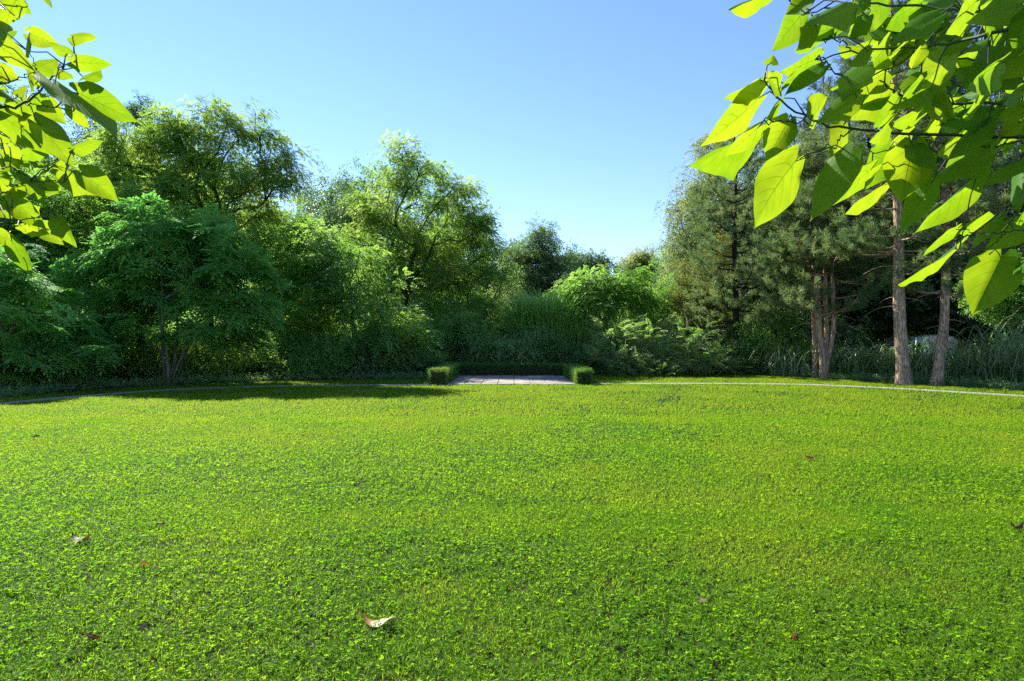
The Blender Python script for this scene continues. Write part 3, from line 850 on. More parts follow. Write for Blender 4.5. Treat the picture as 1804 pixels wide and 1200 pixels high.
for k, (bx, d, hh, rc, lab) in enumerate([(1400, 36, 13.5, 2.6, 'dark back row conifer showing between the slender and divided pines'), (1452, 38, 18.0, 3.0, 'tall dark conifer whose tip stands left of the overhanging leaves'),
                                     (1530, 36, 21.0, 3.4, 'very tall dark conifer behind the divided pine'), (1640, 33, 21.0, 3.4, 'very tall dark conifer behind the thick pine'),
                                     (1735, 31, 20.0, 3.4, 'dark conifer rising behind the tall grass on the right'), (1830, 28, 19.0, 3.4, 'dark conifer at the right edge of the view')]):
    pine_tree('conifer', lab, bx, d, hh, .22, 2.6, hh - .3, rc, 'darkpine', 'darkbark', seed=50 + k, gap=.75, per=5, power=.75, rise=.08, proto='farpine', tuft=.55, cat='conifer')

# ---------------------------------------------------------------- shrubs and undergrowth
def shrub(name, label, px, d, blobs, proto, mat, n, per, rad, seed, scale=1.0, group=None, cat='shrub', stems=4, flat=.7, droop=.1, outw=.7):
    return crown_tree(name, label, px, d, blobs, proto, mat, 'stem', n=n, per=per, rad=rad, flat=flat, scale=scale, seed=seed, trunk_r=.03, stems=stems, droop=droop,
                      group=group, cat=cat, parts=('stem', 'foliage'), rtip=.006, zmin=.05, outw=outw)

shrub('evergreen_shrub', 'wide dark evergreen shrub directly behind the clipped hedge', 915, 29.8, [(870, 620, 55, 35), (930, 615, 60, 38), (980, 625, 35, 30), (840, 640, 40, 22)], 'small', 'shrub', 120, 20, .4, 61, 1.2)
shrub('evergreen_shrub', 'dark glossy shrub left of the clipped hedge', 690, 27.8, [(690, 630, 60, 35), (640, 625, 60, 42), (740, 640, 40, 26)], 'small', 'shrub', 110, 20, .4, 62, 1.1)
shrub('evergreen_shrub', 'shadowed shrub under the drooping green locust', 580, 26.6, [(570, 630, 60, 38), (520, 640, 50, 35), (480, 640, 50, 32)], 'small', 'mid', 100, 20, .4, 63, 1.2)
shrub('dogwood_shrub', 'green leafy shrub beneath the golden locust', 790, 30, [(790, 600, 50, 40), (750, 590, 50, 40), (830, 590, 40, 40)], 'simple', 'mid', 80, 16, .45, 64)
for k, (px, d, rx, ry, sc, lab) in enumerate([(1085, 28.8, 40, 45, 1.0, 'pale frond shrub just right of the clipped hedge'), (1150, 29.5, 50, 50, 1.0, 'tall frond shrub beside the hazel bush'), (1215, 29.3, 55, 48, 1.05, 'large arching frond shrub left of the ivy covered pine'),
                                             (1110, 28.2, 32, 22, .75, 'low frond clump on the lawn edge before the tall frond shrub'), (1160, 28.0, 34, 16, .7, 'smallest frond clump on the sunny lawn edge'), (1250, 28.6, 40, 26, .8, 'frond clump sprawling at the foot of the slender pine')]):
    y0 = 600 + H * F / d
    shrub('frond_shrub', lab, px, d, [(px, y0 - ry, rx, ry * .9), (px, y0 - ry * .5, rx * 1.2, ry * .55)], 'frond', 'fern', int(12 + rx * ry / 50), 6, .35, 70 + k, .8 * sc, stems=5, outw=1.0, droop=-.05)
shrub('laurel_shrub', 'green leafy shrub right of the ivy covered pine foot', 1345, 29.5, [(1330, 630, 40, 30), (1380, 610, 50, 45), (1350, 590, 50, 45)], 'simple', 'mid', 80, 16, .45, 80)
shrub('laurel_shrub', 'dark shrub filling the gap behind the divided pine', 1430, 30.5, [(1430, 600, 60, 55), (1500, 610, 50, 45), (1400, 560, 50, 40)], 'simple', 'dark', 100, 16, .5, 81)
shrub('laurel_shrub', 'dark leafy shrub behind the white arched roof', 1560, 36, [(1560, 540, 80, 50), (1640, 530, 80, 45)], 'simple', 'dark', 120, 16, .6, 82, 1.2)
shrub('laurel_shrub', 'green shrub behind the tall grass at the right edge', 1780, 26, [(1770, 520, 60, 50), (1830, 500, 70, 60)], 'simple', 'mid', 120, 16, .5, 83)
shrub('ivy', 'ivy growing round the foot of the slender pine', 1293, 29.6, [(1291, 640, 9, 18), (1293, 615, 7, 20), (1302, 650, 14, 6)], 'small', 'fern', 30, 8, .12, 85, .7, cat='ivy', stems=2)
for k, (px, d, lab) in enumerate([(1120, 31.5, 'dark shrub filling the shade behind the pale frond shrubs'), (1215, 31.8, 'dense shrub behind the large arching frond shrub'), (1290, 31.5, 'shaded shrub behind the ivy covered pine'), (1050, 31.0, 'dark shrub at the right end of the reedy grass')]):
    y0 = 600 + H * F / d
    shrub('understory_shrub', lab, px, d, [(px, y0 - 30, 52, 32), (px - 30, y0 - 18, 40, 20), (px + 30, y0 - 20, 40, 22)], 'small', 'shrub', 80, 18, .4, 190 + k, 1.2)
# dark undergrowth along the left wood edge: one bush, then copies
ug = shrub('undergrowth_bush', 'shaded undergrowth bush low beneath the left trees', 150, 25.5, [(150, 625, 62, 42), (110, 640, 50, 32), (190, 645, 50, 30)], 'small', 'mid', 80, 20, .4, 90, 1.25, group='undergrowth bushes in the left shade')
rg = random.Random(5)
ULAB = ug['label']
for (x, y, s) in [(-17.5, 16.5, .9), (-17.0, 19, 1.2), (-15.6, 22.0, 1.0), (-13.4, 24.4, .9), (-11.6, 25.6, .9), (-9.8, 26.6, 1.0), (-19.5, 23, 1.6), (-17, 27, 1.7), (-13, 29, 1.6), (-9, 30, 1.4), (-21, 18, 1.6), (-5.5, 29.8, 1.2), (-6.5, 33, 1.8), (-3.5, 33, 1.6)]:
    copy_tree(ug, (x, y, 0), rg.uniform(0, 6.3), s)

def build_reeds():
    rng = np.random.default_rng(101)
    ctrl = spline([(11.6, 28.2), (12.9, 27.2), (14.6, 26.0), (16.2, 24.4), (17.3, 21.6), (18.0, 18.4), (18.8, 14.0)], 10)
    ln = len(ctrl)
    def stand(n, hmin, hmax, off, wid):
        i = rng.random(n) * (ln - 1.001); k = i.astype(int); p = ctrl[k] + (ctrl[k + 1] - ctrl[k]) * (i - k)[:, None]
        t = unit(ctrl[k + 1] - ctrl[k]); nr = np.stack([-t[:, 1], t[:, 0]], 1)
        clump = np.round(i * 2.0) / 2.0
        p = p + nr * (rng.random((n, 1)) * off)
        dirs = unit(rng.normal(size=(n, 2)) + -nr * .35)
        P0 = np.concatenate([p, np.zeros((n, 1))], 1)
        hs = (0.7 + .6 * vnoise(p[:, 0] * 1.3, p[:, 1] * 1.3, 4)) * np.clip(.50 + .48 * (i / ln - .52) / .16, .50, .95) * rng.uniform(.75, 1.15, n)
        return ribbons(P0, dirs, rng.uniform(hmin, hmax, n) * hs, rng.uniform(.028, .05, n) * wid, rng.uniform(.3, 2.3, n) ** 1.05, rng, 8)
    g = cat_geo([stand(3000, 1.3, 2.9, 2.2, .9), stand(1800, .7, 1.7, 1.2, .8), stand(120, 2.2, 2.8, 1.2, .9)])
    o = mesh_obj('tall_grass', g[0], g[1], M['reed'], rnd=g[2])
    tag(o, 'tall arching silver grass hedging the lawn behind the right pines', 'tall grass', kind='stuff')
    n = 4200
    P0 = np.stack([rng.uniform(.2, 3.9, n), rng.uniform(30.4, 32.4, n), np.zeros(n)], 1)
    g = ribbons(P0, unit(rng.normal(size=(n, 2))), rng.uniform(2.8, 4.3, n) * (1 - .12 * np.abs(P0[:, 0] - 1.6)), rng.uniform(.03, .05, n), rng.uniform(.2, 1.2, n), rng, 6)
    o = mesh_obj('bamboo_grass', g[0], g[1], M['reedlight'], rnd=g[2])
    tag(o, 'light green reedy grass behind the evergreen shrub at the hedge', 'tall grass', kind='stuff')
    # ground cover along the wood's edge
    k = 9000
    i = rng.random(k) * (len(EDGE) - 1.001); j = i.astype(int); p = EDGE[j] + (EDGE[j + 1] - EDGE[j]) * (i - j)[:, None]
    p = p * (1 + rng.exponential(.035, (k, 1)) + .008)
    ok = (np.abs(p[:, 0]) < 24) & (p[:, 1] > 3) & ~((np.abs(p[:, 0]) < 3.1) & (p[:, 1] < 28.7))
    p = p[ok]
    Pz = np.concatenate([p, rng.uniform(.02, .16, (len(p), 1))], 1)
    g = instance(P['small'], Pz, rng.normal(0, 1, Pz.shape) * [1, 1, .3] + [0, 0, .5], rng.normal(0, 1, Pz.shape), rng.uniform(.35, .75, len(Pz)), rng)
    o = mesh_obj('ground_cover', g[0], g[1], M['shrub'], rnd=g[2])
    tag(o, 'dark ivy and weeds covering the soil along the wood edge', 'ground cover', kind='stuff')

build_reeds()

# ---------------------------------------------------------------- the wood behind: two trees and their copies
bgA = T('woodland_tree', 'green woodland tree in the back row of the wood', 902, 60, [(902, 470, 60, 50), (880, 520, 75, 50), (930, 530, 75, 50), (902, 570, 80, 40)], 'simple', 'mid', 'darkbark', n=170, per=20, rad=1.0, scale=1.7, seed=110, trunk_r=.2,
        group='woodland trees in the back row')
bgB = T('woodland_tree', 'dark woodland tree in the back row of the wood', 902, 60, [(902, 465, 50, 55), (900, 530, 85, 55), (870, 560, 75, 40), (940, 570, 70, 40)], 'simple', 'dark', 'darkbark', n=170, per=20, rad=1.0, scale=1.7, seed=111, trunk_r=.2,
        group='woodland trees in the back row')
la, lb = bgA['label'], bgB['label']
rg = random.Random(17)
first = {0: True, 1: True}
spots = []
for k in range(34):
    an = -1.0 + 2.0 * k / 33
    spots.append((an, rg.uniform(50, 58)))
for k in range(15):
    an = -1.05 + 2.1 * k / 14
    if abs(an) > .25: spots.append((an + .03, rg.uniform(40, 45)))
for i, (an, R) in enumerate(spots):
    w = 0 if rg.random() < .45 else 1
    src, lb_ = (bgA, la) if w == 0 else (bgB, lb)
    px = math.tan(an)
    s = rg.uniform(.85, 1.15)
    if -.42 < px < -.06 or px > .33: s *= 1.15
    if .02 < px < .3: s *= .72
    if px < -.45: s *= 1.25
    loc = (R * math.sin(an), R * math.cos(an), 0)
    if first[w]:
        src.location = loc; src.scale = (s, s, s); first[w] = False
    else:
        copy_tree(src, loc, rg.uniform(0, 6.3), (s, s, s * rg.uniform(.9, 1.1)))

# ---------------------------------------------------------------- white arched shelter glimpsed between the pines
def build_shelter():
    d = 33.0
    c = pt(1622, 600, d); c[2] = 0
    root = empty('shelter', c, 'white arched roof of a low shelter seen between two pine trunks', 'shelter')
    n, w, ln, h0 = 14, 1.9, 3.0, 1.48
    V, Q = [], []
    for j, y in enumerate((-ln / 2, ln / 2)):
        for rr in (0, .04):
            for k in range(n + 1):
                a = math.pi * k / n
                V.append((-(w - rr) / 2 * math.cos(a), y, h0 + (.42 - rr) * math.sin(a)))
    m = n + 1
    for k in range(n):
        Q += [[k, k + 1, 2 * m + k + 1, 2 * m + k], [m + k, 3 * m + k, 3 * m + k + 1, m + k + 1], [k, m + k, m + k + 1, k + 1], [2 * m + k, 2 * m + k + 1, 3 * m + k + 1, 3 * m + k]]
    mesh_obj('roof', V, Q, plain_mat('white_sheet', (0.88, 0.89, 0.90), 0.4, 3, .05), root, smooth=True)
    for sx in (-1, 1):
        for sy in (-1, 1):
            v, q, r = tube([(sx * (w / 2 - .05), sy * (ln / 2 - .1), -.05), (sx * (w / 2 - .05), sy * (ln / 2 - .1), 1.0), (sx * (w / 2 - .05), sy * (ln / 2 - .1), h0 + .02)], [.05, .05, .05], 8)
            mesh_obj('post', v, q, plain_mat('white_post', (.7, .7, .7)), root, smooth=True)
    g, gq = [(0, -ln / 2 + .06, h0)], []
    for k in range(n + 1):
        a = math.pi * k / n
        g.append((-(w - .1) / 2 * math.cos(a), -ln / 2 + .06, h0 + .37 * math.sin(a)))
    gq = [[0, k, k + 1, k + 2] for k in range(1, n, 2)]
    mesh_obj('gable', g, gq, plain_mat('white_gable', (0.88, .88, .88), .4, 3, .08), root)
    x, z = w / 2 - .1, h0 - .02
    V = [(-x, -ln / 2 + .05, .7), (x, -ln / 2 + .05, .7), (x, -ln / 2 + .05, z), (-x, -ln / 2 + .05, z), (-x, -ln / 2 + .09, .7), (x, -ln / 2 + .09, .7), (x, -ln / 2 + .09, z), (-x, -ln / 2 + .09, z)]
    mesh_obj('wall_panel', V, [[0, 1, 2, 3], [5, 4, 7, 6], [4, 0, 3, 7], [1, 5, 6, 2], [3, 2, 6, 7]], plain_mat('white_panel', (0.75, .75, .74), .5, 2, .08), root)

build_shelter()

# ---------------------------------------------------------------- the two large-leaved trees whose boughs hang into the view
def bigleaf_mat():
    m, N, L = new_mat('heart_leaf')
    out = N.new('ShaderNodeOutputMaterial')
    uv = N.new('ShaderNodeUVMap'); uv.uv_map = 'UVMap'
    sp = N.new('ShaderNodeSeparateXYZ'); L.new(uv.outputs[0], sp.inputs[0])
    def mth(op, a, b=None, clamp=False):
        n = N.new('ShaderNodeMath'); n.operation = op; n.use_clamp = clamp
        for i, v in enumerate((a, b)):
            if v is None: continue
            if isinstance(v, (int, float)): n.inputs[i].default_value = v
            else: L.new(v, n.inputs[i])
        return n.outputs[0]
    au = mth('ABSOLUTE', mth('SUBTRACT', sp.outputs[0], 0.5))             # 0 on the midrib, .5 at the edge
    mid = mth('SUBTRACT', 1.0, mth('DIVIDE', au, 0.018), True)
    ph = mth('MULTIPLY', mth('SUBTRACT', sp.outputs[1], mth('MULTIPLY', au, 0.62)), 6.2)
    fr = mth('ABSOLUTE', mth('SUBTRACT', mth('FRACT', ph), 0.5))
    side = mth('MULTIPLY', mth('SUBTRACT', 1.0, mth('DIVIDE', fr, 0.08), True), mth('SUBTRACT', 0.75, mth('MULTIPLY', au, 1.2)))
    vein = mth('MAXIMUM', mid, side)
    tc = N.new('ShaderNodeTexCoord')
    nz = N.new('ShaderNodeTexNoise'); nz.inputs['Scale'].default_value = 60; nz.inputs['Detail'].default_value = 4
    L.new(tc.outputs['Object'], nz.inputs['Vector'])
    nb = N.new('ShaderNodeTexNoise'); nb.inputs['Scale'].default_value = 14; nb.inputs['Detail'].default_value = 3
    L.new(tc.outputs['Object'], nb.inputs['Vector'])
    at = N.new('ShaderNodeAttribute'); at.attribute_name = 'rnd'
    fac = mth('ADD', mth('MULTIPLY', at.outputs['Fac'], .8), mth('MULTIPLY', mth('SUBTRACT', nb.outputs[0], .45), 1.3), True)
    def mix(a, b, f):
        x = N.new('ShaderNodeMix'); x.data_type = 'RGBA'
        for i, v in ((6, a), (7, b)):
            if isinstance(v, tuple): x.inputs[i].default_value = (*v, 1)
            else: L.new(v, x.inputs[i])
        L.new(f, x.inputs[0]) if not isinstance(f, float) else None
        return x.outputs[2]
    base = mix(mix((0.05, 0.17, 0.012), (0.09, 0.22, 0.018), fac), (0.13, 0.24, 0.06), mth('MULTIPLY', vein, .6))
    tran = mix(mix((0.15, 0.31, 0.005), (0.38, 0.49, 0.010), fac), (0.08, 0.17, 0.004), mth('MULTIPLY', vein, .85))
    pb = N.new('ShaderNodeBsdfPrincipled'); pb.inputs['Roughness'].default_value = 0.5
    pb.inputs['Specular IOR Level'].default_value = 0.11
    L.new(base, pb.inputs['Base Color'])
    bp = N.new('ShaderNodeBump'); bp.inputs['Strength'].default_value = 0.35; bp.inputs['Distance'].default_value = 0.004
    L.new(mth('SUBTRACT', nb.outputs[0], mth('MULTIPLY', vein, .5)), bp.inputs['Height'])
    L.new(bp.outputs[0], pb.inputs['Normal'])
    tr = N.new('ShaderNodeBsdfTranslucent'); L.new(tran, tr.inputs['Color'])
    L.new(bp.outputs[0], tr.inputs['Normal'])
    ms = N.new('ShaderNodeMixShader'); ms.inputs[0].default_value = 0.56
    L.new(pb.outputs[0], ms.inputs[1]); L.new(tr.outputs[0], ms.inputs[2])
    L.new(ms.outputs[0], out.inputs['Surface'])
    return m

M['heart'] = bigleaf_mat()
PROF_V = np.array([0, .08, .18, .3, .42, .54, .66, .78, .88, .95, 1.0])
PROF_W = np.array([.66, .92, 1.0, .99, .93, .82, .65, .44, .23, .09, .0])

def heart_leaf(B, Tp, wdir, wid, rng, fold, curl, n_v=13, n_u=8, shoulder=0.0):
    """heart-shaped blade from petiole B to drip tip Tp, wdir = direction across"""
    ax = Tp - B; Ln = np.linalg.norm(ax); ax = ax / Ln
    wdir = unit(wdir - ax * np.dot(wdir, ax)); nz = np.cross(ax, wdir)
    v = np.linspace(0, 1, n_v)[:, None] ** 1.05; u = np.linspace(-1, 1, n_u + 1)[None]
    pw = np.interp(v, PROF_V, PROF_W)
    pw = pw + shoulder * np.exp(-((v - .42) / .07) ** 2) * .25
    asym = 1 + rng.uniform(-.12, .12) * np.sign(u)
    y = u * pw * wid / 2 * asym
    lobe = (1 - v) ** 4 * (np.sin(np.pi * np.abs(u) ** .8) * .17 - .03 * np.abs(u) ** 3)
    x = v * Ln - lobe * Ln
    ph = rng.uniform(0, 6.28, 3)
    z = fold * np.abs(y) - curl * Ln * (v ** 2 - v) * 1.0
    z = z + 0.035 * wid * np.sin(7 * v + ph[0] + np.sign(u) * 1.2) * np.abs(u) ** 2
    z = z - rng.uniform(.0, .5) * (np.abs(y) ** 2) / wid * 1.6 + 0.012 * wid * np.sin(18 * v + ph[1]) * np.abs(u)
    Pp = B + x[..., None] * ax + y[..., None] * wdir + z[..., None] * nz
    m = n_u + 1
    i = np.arange(n_v - 1)[:, None] * m + np.arange(n_u)[None]
    Q = np.stack([i, i + 1, i + m + 1, i + m], -1).reshape(-1, 4)
    uv = np.stack([np.broadcast_to(u / 2 + .5, x.shape), np.broadcast_to(v, x.shape)], -1)
    return Pp.reshape(-1, 3), Q, uv.reshape(-1, 2)

# hand-placed leaves: base x, y, tip x, y, seen width (photo pixels), tone (1 = facing the sun, 0 = edge-on to it)
RIGHT = [(1356,-5,1283,17,24,1),(1413,25,1360,91,60,1),(1435,-12,1384,26,42,0),(1492,4,1418,42,46,0),(1484,50,1421,64,44,1),(1440,45,1402,90,38,0),(1450,70,1400,90,24,1),(1436,105,1374,128,52,1),
 (1346,140,1277,174,34,1),(1358,112,1362,96,30,1),(1382,150,1420,126,24,1),(1354,137,1378,170,28,1),(1450,118,1381,169,34,0),(1430,208,1458,168,40,1),(1382,172,1350,208,20,1),(1338,172,1232,258,66,1),
 (1342,216,1208,294,46,1),(1336,225,1274,278,34,1),(1388,214,1350,284,64,1),(1402,283,1327,404,88,1),(1500,270,1427,390,70,0),(1486,220,1463,278,44,1),(1512,170,1438,219,46,0),(1536,298,1450,369,38,1),
 (1560,326,1488,378,24,1),(1567,262,1521,336,54,1),(1607,258,1586,358,92,1),(1642,320,1584,414,52,0),(1722,308,1608,413,46,1),(1740,260,1630,332,44,0),(1740,218,1668,282,44,0),(1606,258,1652,300,42,0),
 (1812,286,1722,332,30,0),(1808,290,1793,374,46,1),(1702,402,1752,380,26,1),(1764,380,1706,447,22,0),(1686,403,1627,451,18,1),(1684,438,1584,504,22,1),(1764,452,1713,556,96,1),(1814,396,1734,442,56,0),
 (1818,448,1783,490,30,1),(1802,388,1756,409,25,1),(1815,372,1789,392,22,1),(1562,-10,1535,57,40,1),(1528,-4,1494,30,32,0),(1530,28,1496,68,34,0),(1624,4,1560,52,50,1),(1664,-8,1600,37,46,0),
 (1652,28,1566,84,42,0),(1617,68,1567,97,26,1),(1720,2,1664,60,38,1),(1800,8,1700,42,50,0),(1812,12,1744,50,56,0),(1764,60,1732,34,32,1),(1792,50,1696,152,62,0),(1762,112,1704,157,50,1),
 (1682,90,1620,157,68,1),(1623,84,1605,122,28,1),(1564,80,1530,122,46,1),(1532,88,1494,117,28,0),(1562,126,1498,162,56,1),(1522,118,1484,182,56,0),(1562,148,1491,212,42,1),(1582,170,1499,192,22,0),
 (1642,158,1554,197,24,0),(1624,143,1590,167,28,1),(1664,166,1674,207,30,0),(1628,180,1667,205,32,1),(1582,190,1539,224,38,1),(1630,193,1564,220,32,1),(1808,122,1729,167,30,0),(1810,104,1762,142,40,0),
 (1732,156,1694,169,14,1),(1802,158,1771,180,28,1),(1752,193,1649,222,42,0),(1808,186,1754,214,36,0),(1792,86,1775,117,22,1),(1810,24,1789,92,42,0),(1706,60,1660,100,34,0),(1740,170,1700,200,34,1),
 (1690,240,1650,275,36,1),(1780,235,1745,262,34,1),(1800,215,1762,240,34,0),(1600,235,1560,262,38,1),(1570,215,1530,250,34,1),(1660,210,1620,240,36,1),(1480,150,1520,140,26,1),(1700,275,1664,312,36,1)]
LEFT = [(20,-6,56,27,28,1),(30,-2,8,52,46,1),(-6,-2,18,22,26,0),(76,-12,91,15,14,1),(-12,60,16,50,26,0),(-14,72,62,126,46,1),(-10,116,38,142,32,1),(60,152,47,110,30,1),(60,122,102,104,38,1),(52,92,50,66,8,0),
 (120,96,86,74,26,1),(126,64,172,67,26,1),(128,110,199,113,36,1),(136,163,242,215,64,1),(150,140,178,124,24,1),(95,148,206,248,44,0),(74,178,117,220,42,1),(124,188,159,227,26,1),(-8,198,98,278,50,1),(64,214,129,298,54,1),
 (128,262,183,248,26,1),(108,300,197,347,40,1),(144,304,209,355,52,1),(16,292,49,284,32,1),(-6,270,21,287,20,1),(86,291,50,284,12,1),(88,300,110,278,26,1),(28,304,84,335,20,0),(52,322,81,362,30,1),(66,321,112,336,28,1),
 (4,348,40,322,32,1),(22,352,82,404,44,1),(100,381,135,436,32,1),(-10,356,22,386,32,1),(-12,408,31,434,34,1),(20,424,57,488,34,1),(-6,236,18,252,20,1),(20,178,46,210,28,1),(-6,166,13,182,16,1),(24,160,51,149,16,1),
 (100,125,130,140,22,1),(60,172,100,200,36,1),(-10,300,14,330,30,1),(-12,150,22,176,30,0),(-10,318,30,352,34,1),(-14,30,10,60,30,0),(40,205,72,240,34,1)]
_r = random.Random(44)
for _k in range(70):                               # further leaves behind the first layer of the right bough
    _x = 1830 - 330 * _r.random() ** 1.3; _y = _r.uniform(-25, 300) * (.25 + .75 * (_x - 1480) / 350)
    _a = math.radians(_r.uniform(100, 215)); _l = _r.uniform(42, 72)
    RIGHT.append((_x, _y, _x + _l * math.cos(_a), _y + _l * math.sin(_a), _r.uniform(18, 44), _r.random() < .6, _r.uniform(.15, .55)))
for _k in range(22):
    _x = _r.uniform(-40, 70); _y = _r.uniform(20, 400)
    _a = math.radians(_r.uniform(-30, 80)); _l = _r.uniform(38, 62)
    LEFT.append((_x, _y, _x + _l * math.cos(_a), _y + _l * math.sin(_a), _r.uniform(18, 40), 1, _r.uniform(.1, .4)))
CAM = np.array([0, 0, H])
SUNV = np.array([SV.x, SV.y, SV.z])

def hanging_tree(name, label, foot, leaves, boughs, depth_of, seed, side):
    rng = np.random.default_rng(seed)
    foot = np.array(foot, float)
    root = empty(name, foot, label, 'tree')
    V, Q, UV, RN, pet = [], [], [], [], []
    off = 0
    tw = []
    paths = []
    for b, r0, r1 in boughs:
        r0, r1 = r0 * .62, r1 * .75
        w = [pt(x, y, depth_of(x, y) + (.35 if z > 2.2 else 0)) for x, y, z in b]
        w = np.array(w)
        u = np.linspace(0, 1, 22); t = np.linspace(0, 1, len(w))
        pth = np.stack([np.interp(u, t, w[:, i]) for i in range(3)], 1)
        for _ in range(3):
            pth[1:-1] = (pth[:-2] + 2 * pth[1:-1] + pth[2:]) / 4
        pth[1:-1] += rng.normal(0, .003, pth[1:-1].shape)
        paths.append((pth, np.linspace(r0, r1, 22)))
    AP = np.concatenate([p for p, r in paths])
    def add(B, Tp, wd, wid, fold, curl, sh):
        nonlocal off
        v, q, uv = heart_leaf(B, Tp, wd, wid, rng, fold, curl, shoulder=sh)
        V.append(v - foot); Q.append(q + off); UV.append(uv); off += len(v)
        RN.append(np.full(len(q), rng.random()))
        j = np.argmin(np.linalg.norm(AP - B, axis=1) + 3 * np.maximum(0, np.linalg.norm(AP - B, axis=1) - .5))
        far_ = np.linalg.norm(AP[j] - B)
        st = AP[j] if far_ < .22 else B + (AP[j] - B) / far_ * .10
        mid = (st + B) / 2 + np.array([0, 0, .02])
        pp = np.array([st, st * .55 + mid * .45, mid, B * .6 + mid * .4, B + unit(Tp - B) * .004])
        pet.append(tube(pp - foot, [.0026, .0021, .0019, .0017, .0014], 5))
    from mathutils.bvhtree import BVHTree
    sv = Vector(SUNV)
    def blocked(tree, quad, wq):
        """how much of a blade is shaded by, and shades, the blades already hung"""
        up = dn = 0
        for q in quad:
            o = Vector(q)
            if tree.ray_cast(o + sv * .012, sv, 2.0)[0] is not None: up += 1
            if tree.ray_cast(o - sv * .012, -sv, 2.0)[0] is not None: dn += 1
        return up / len(quad), dn / len(quad)
    order = sorted(leaves, key=lambda q: (0 if q[5] else 1, q[1] + q[3]))
    for (bx, by, tx, ty, wpx, tone, *dz) in order:
        d0 = depth_of((bx + tx) / 2, (by + ty) / 2) + (dz[0] if dz else 0)
        tree = BVHTree.FromPolygons((np.concatenate(V) + foot).tolist(), np.concatenate(Q).tolist()) if V else None
        best = None
        for off_d in (0, .05, -.05, .1, -.1, .15, -.15, .2, -.2):
            d = d0 + off_d + rng.normal(0, .015)
            lpx = math.hypot(tx - bx, ty - by)
            lp = lpx / F * d
            true = min(max(lp * 1.06, .115), lp * 1.5)
            dd = math.sqrt(max(0, true * true - lp * lp))
            for sgd in (-1, 1):
                B, Tp = pt(bx, by, d - sgd * dd / 2), pt(tx, ty, d + sgd * dd / 2)
                a = unit(Tp - B); c = unit((B + Tp) / 2 - CAM)
                w0 = unit(np.cross(a, c)); n0 = np.cross(w0, a)
                wt = wpx / F * d
                tw_ = max(wt, .66 * np.linalg.norm(Tp - B))
                ro = math.acos(min(1, wt / tw_))
                for sr in (-1, 1):
                    wd = w0 * math.cos(ro) + n0 * math.sin(ro) * sr
                    nn = np.cross(a, wd)
                    s = abs(np.dot(nn, SUNV))
                    up = dn = 0
                    if tree:
                        quad = [B + (Tp - B) * u + wd * tw_ * k for u, k in ((.2, 0), (.35, .28), (.35, -.28), (.6, .15), (.6, -.15), (.8, 0))]
                        up, dn = blocked(tree, quad, None)
                    sc = (s - 1.0 * up - .7 * dn if tone else -.8 * s - 1.0 * dn + .25 * up) - .6 * abs(off_d)
                    if best is None or sc > best[0]:
                        best = (sc, B, Tp, wd, tw_, nn)
        _, B, Tp, wd, tw_, nn = best
        if nn[2] < 0: wd = -wd
        add(B, Tp, wd, tw_ * .86, rng.uniform(-.5, .3), rng.uniform(-.15, .28), 1.0 if rng.random() < .3 else 0.0)
    # the rest of the crown, outside the picture
    top = foot + np.array([0, 0, 2.5])
    lim = []
    for k in range(14):
        an = rng.uniform(0, 2 * math.pi)
        e = top + np.array([math.cos(an) * rng.uniform(.5, 1.3), math.sin(an) * rng.uniform(.5, 1.3), rng.uniform(.3, 1.7)])
        lim.append(e)
    def seen(p):
        return p[1] > .15 and abs(p[0]) < p[1] * .83 + .12 and (p[2] - H) < p[1] * .58 + .12
    extra = []
    for e in lim:
        if seen(e): continue
        n = 6
        pth = np.array([top * (1 - u) + e * u + np.array([0, 0, .25 * math.sin(math.pi * u)]) for u in np.linspace(0, 1, n)])
        extra.append((pth, np.linspace(.02, .006, n)))
    AP = np.concatenate([AP] + [p[2:] for p, r in extra])
    for pth, r in extra:
        for k in range(13):
            B = pth[rng.integers(2, 6)] + rng.normal(0, .13, 3)
            a = unit(rng.normal(0, 1, 3) * [1, 1, .3] + [0, 0, -.5])
            Tp = B + a * rng.uniform(.13, .2)
            if seen(Tp) or seen(B): continue
            wd = np.cross(rng.normal(0, .5, 3) + [0, 0, 1], a)
            add(B, Tp, wd, .12, rng.uniform(-.2, .2), rng.uniform(-.1, .2), 0)
    zz = np.linspace(-.05, 2.75, 9)
    tr = np.stack([foot[0] + .04 * np.sin(zz * 2), foot[1] + .04 * np.cos(zz * 1.6), zz], 1)
    geo = [tube(tr - foot, [.11, .085, .075, .07, .065, .06, .055, .05, .035], 12)]
    for pth, r in extra: geo.append(tube(pth - foot, r, 6))
    v, q, r = cat_geo(geo)
    mesh_obj('trunk', v, q, M['bark'], root, smooth=True)
    for k, (pth, r) in enumerate(paths):
        # lead the bough back to the trunk when it starts outside the picture
        s = pth[0]
        full, rr = pth, r
        if abs(s[0]) > s[1] * .80:
            o = np.array([tr[-3][0], tr[-3][1], min(2.6, max(1.7, s[2] - .15))])
            lead = np.array([o * (1 - u) + s * u + np.array([0, 0, .12 * math.sin(math.pi * u)]) for u in np.linspace(0, 1, 8)[:-1]])
            full = np.concatenate([lead, pth]); rr = np.concatenate([np.linspace(r[0] * 2.2, r[0], 8)[:-1], r])
        v, q, _ = tube(full - foot, rr, 8)
        mesh_obj('branch', v, q, M['twig'], root, smooth=True)
    v, q, _ = cat_geo(pet)
    nl = sum(len(k) for k in Q)
    o = mesh_obj('foliage', np.concatenate(V + [v]), np.concatenate(Q + [q + off]), M['heart'], root, rnd=np.concatenate(RN + [np.zeros(len(q))]), smooth=True,
                 uv=np.concatenate(UV + [np.zeros((len(v), 2))]))
    o.data.materials.append(M['twig'])
    mi = np.zeros(nl + len(q), dtype=np.int32); mi[nl:] = 1
    o.data.polygons.foreach_set('material_index', mi)
    return root

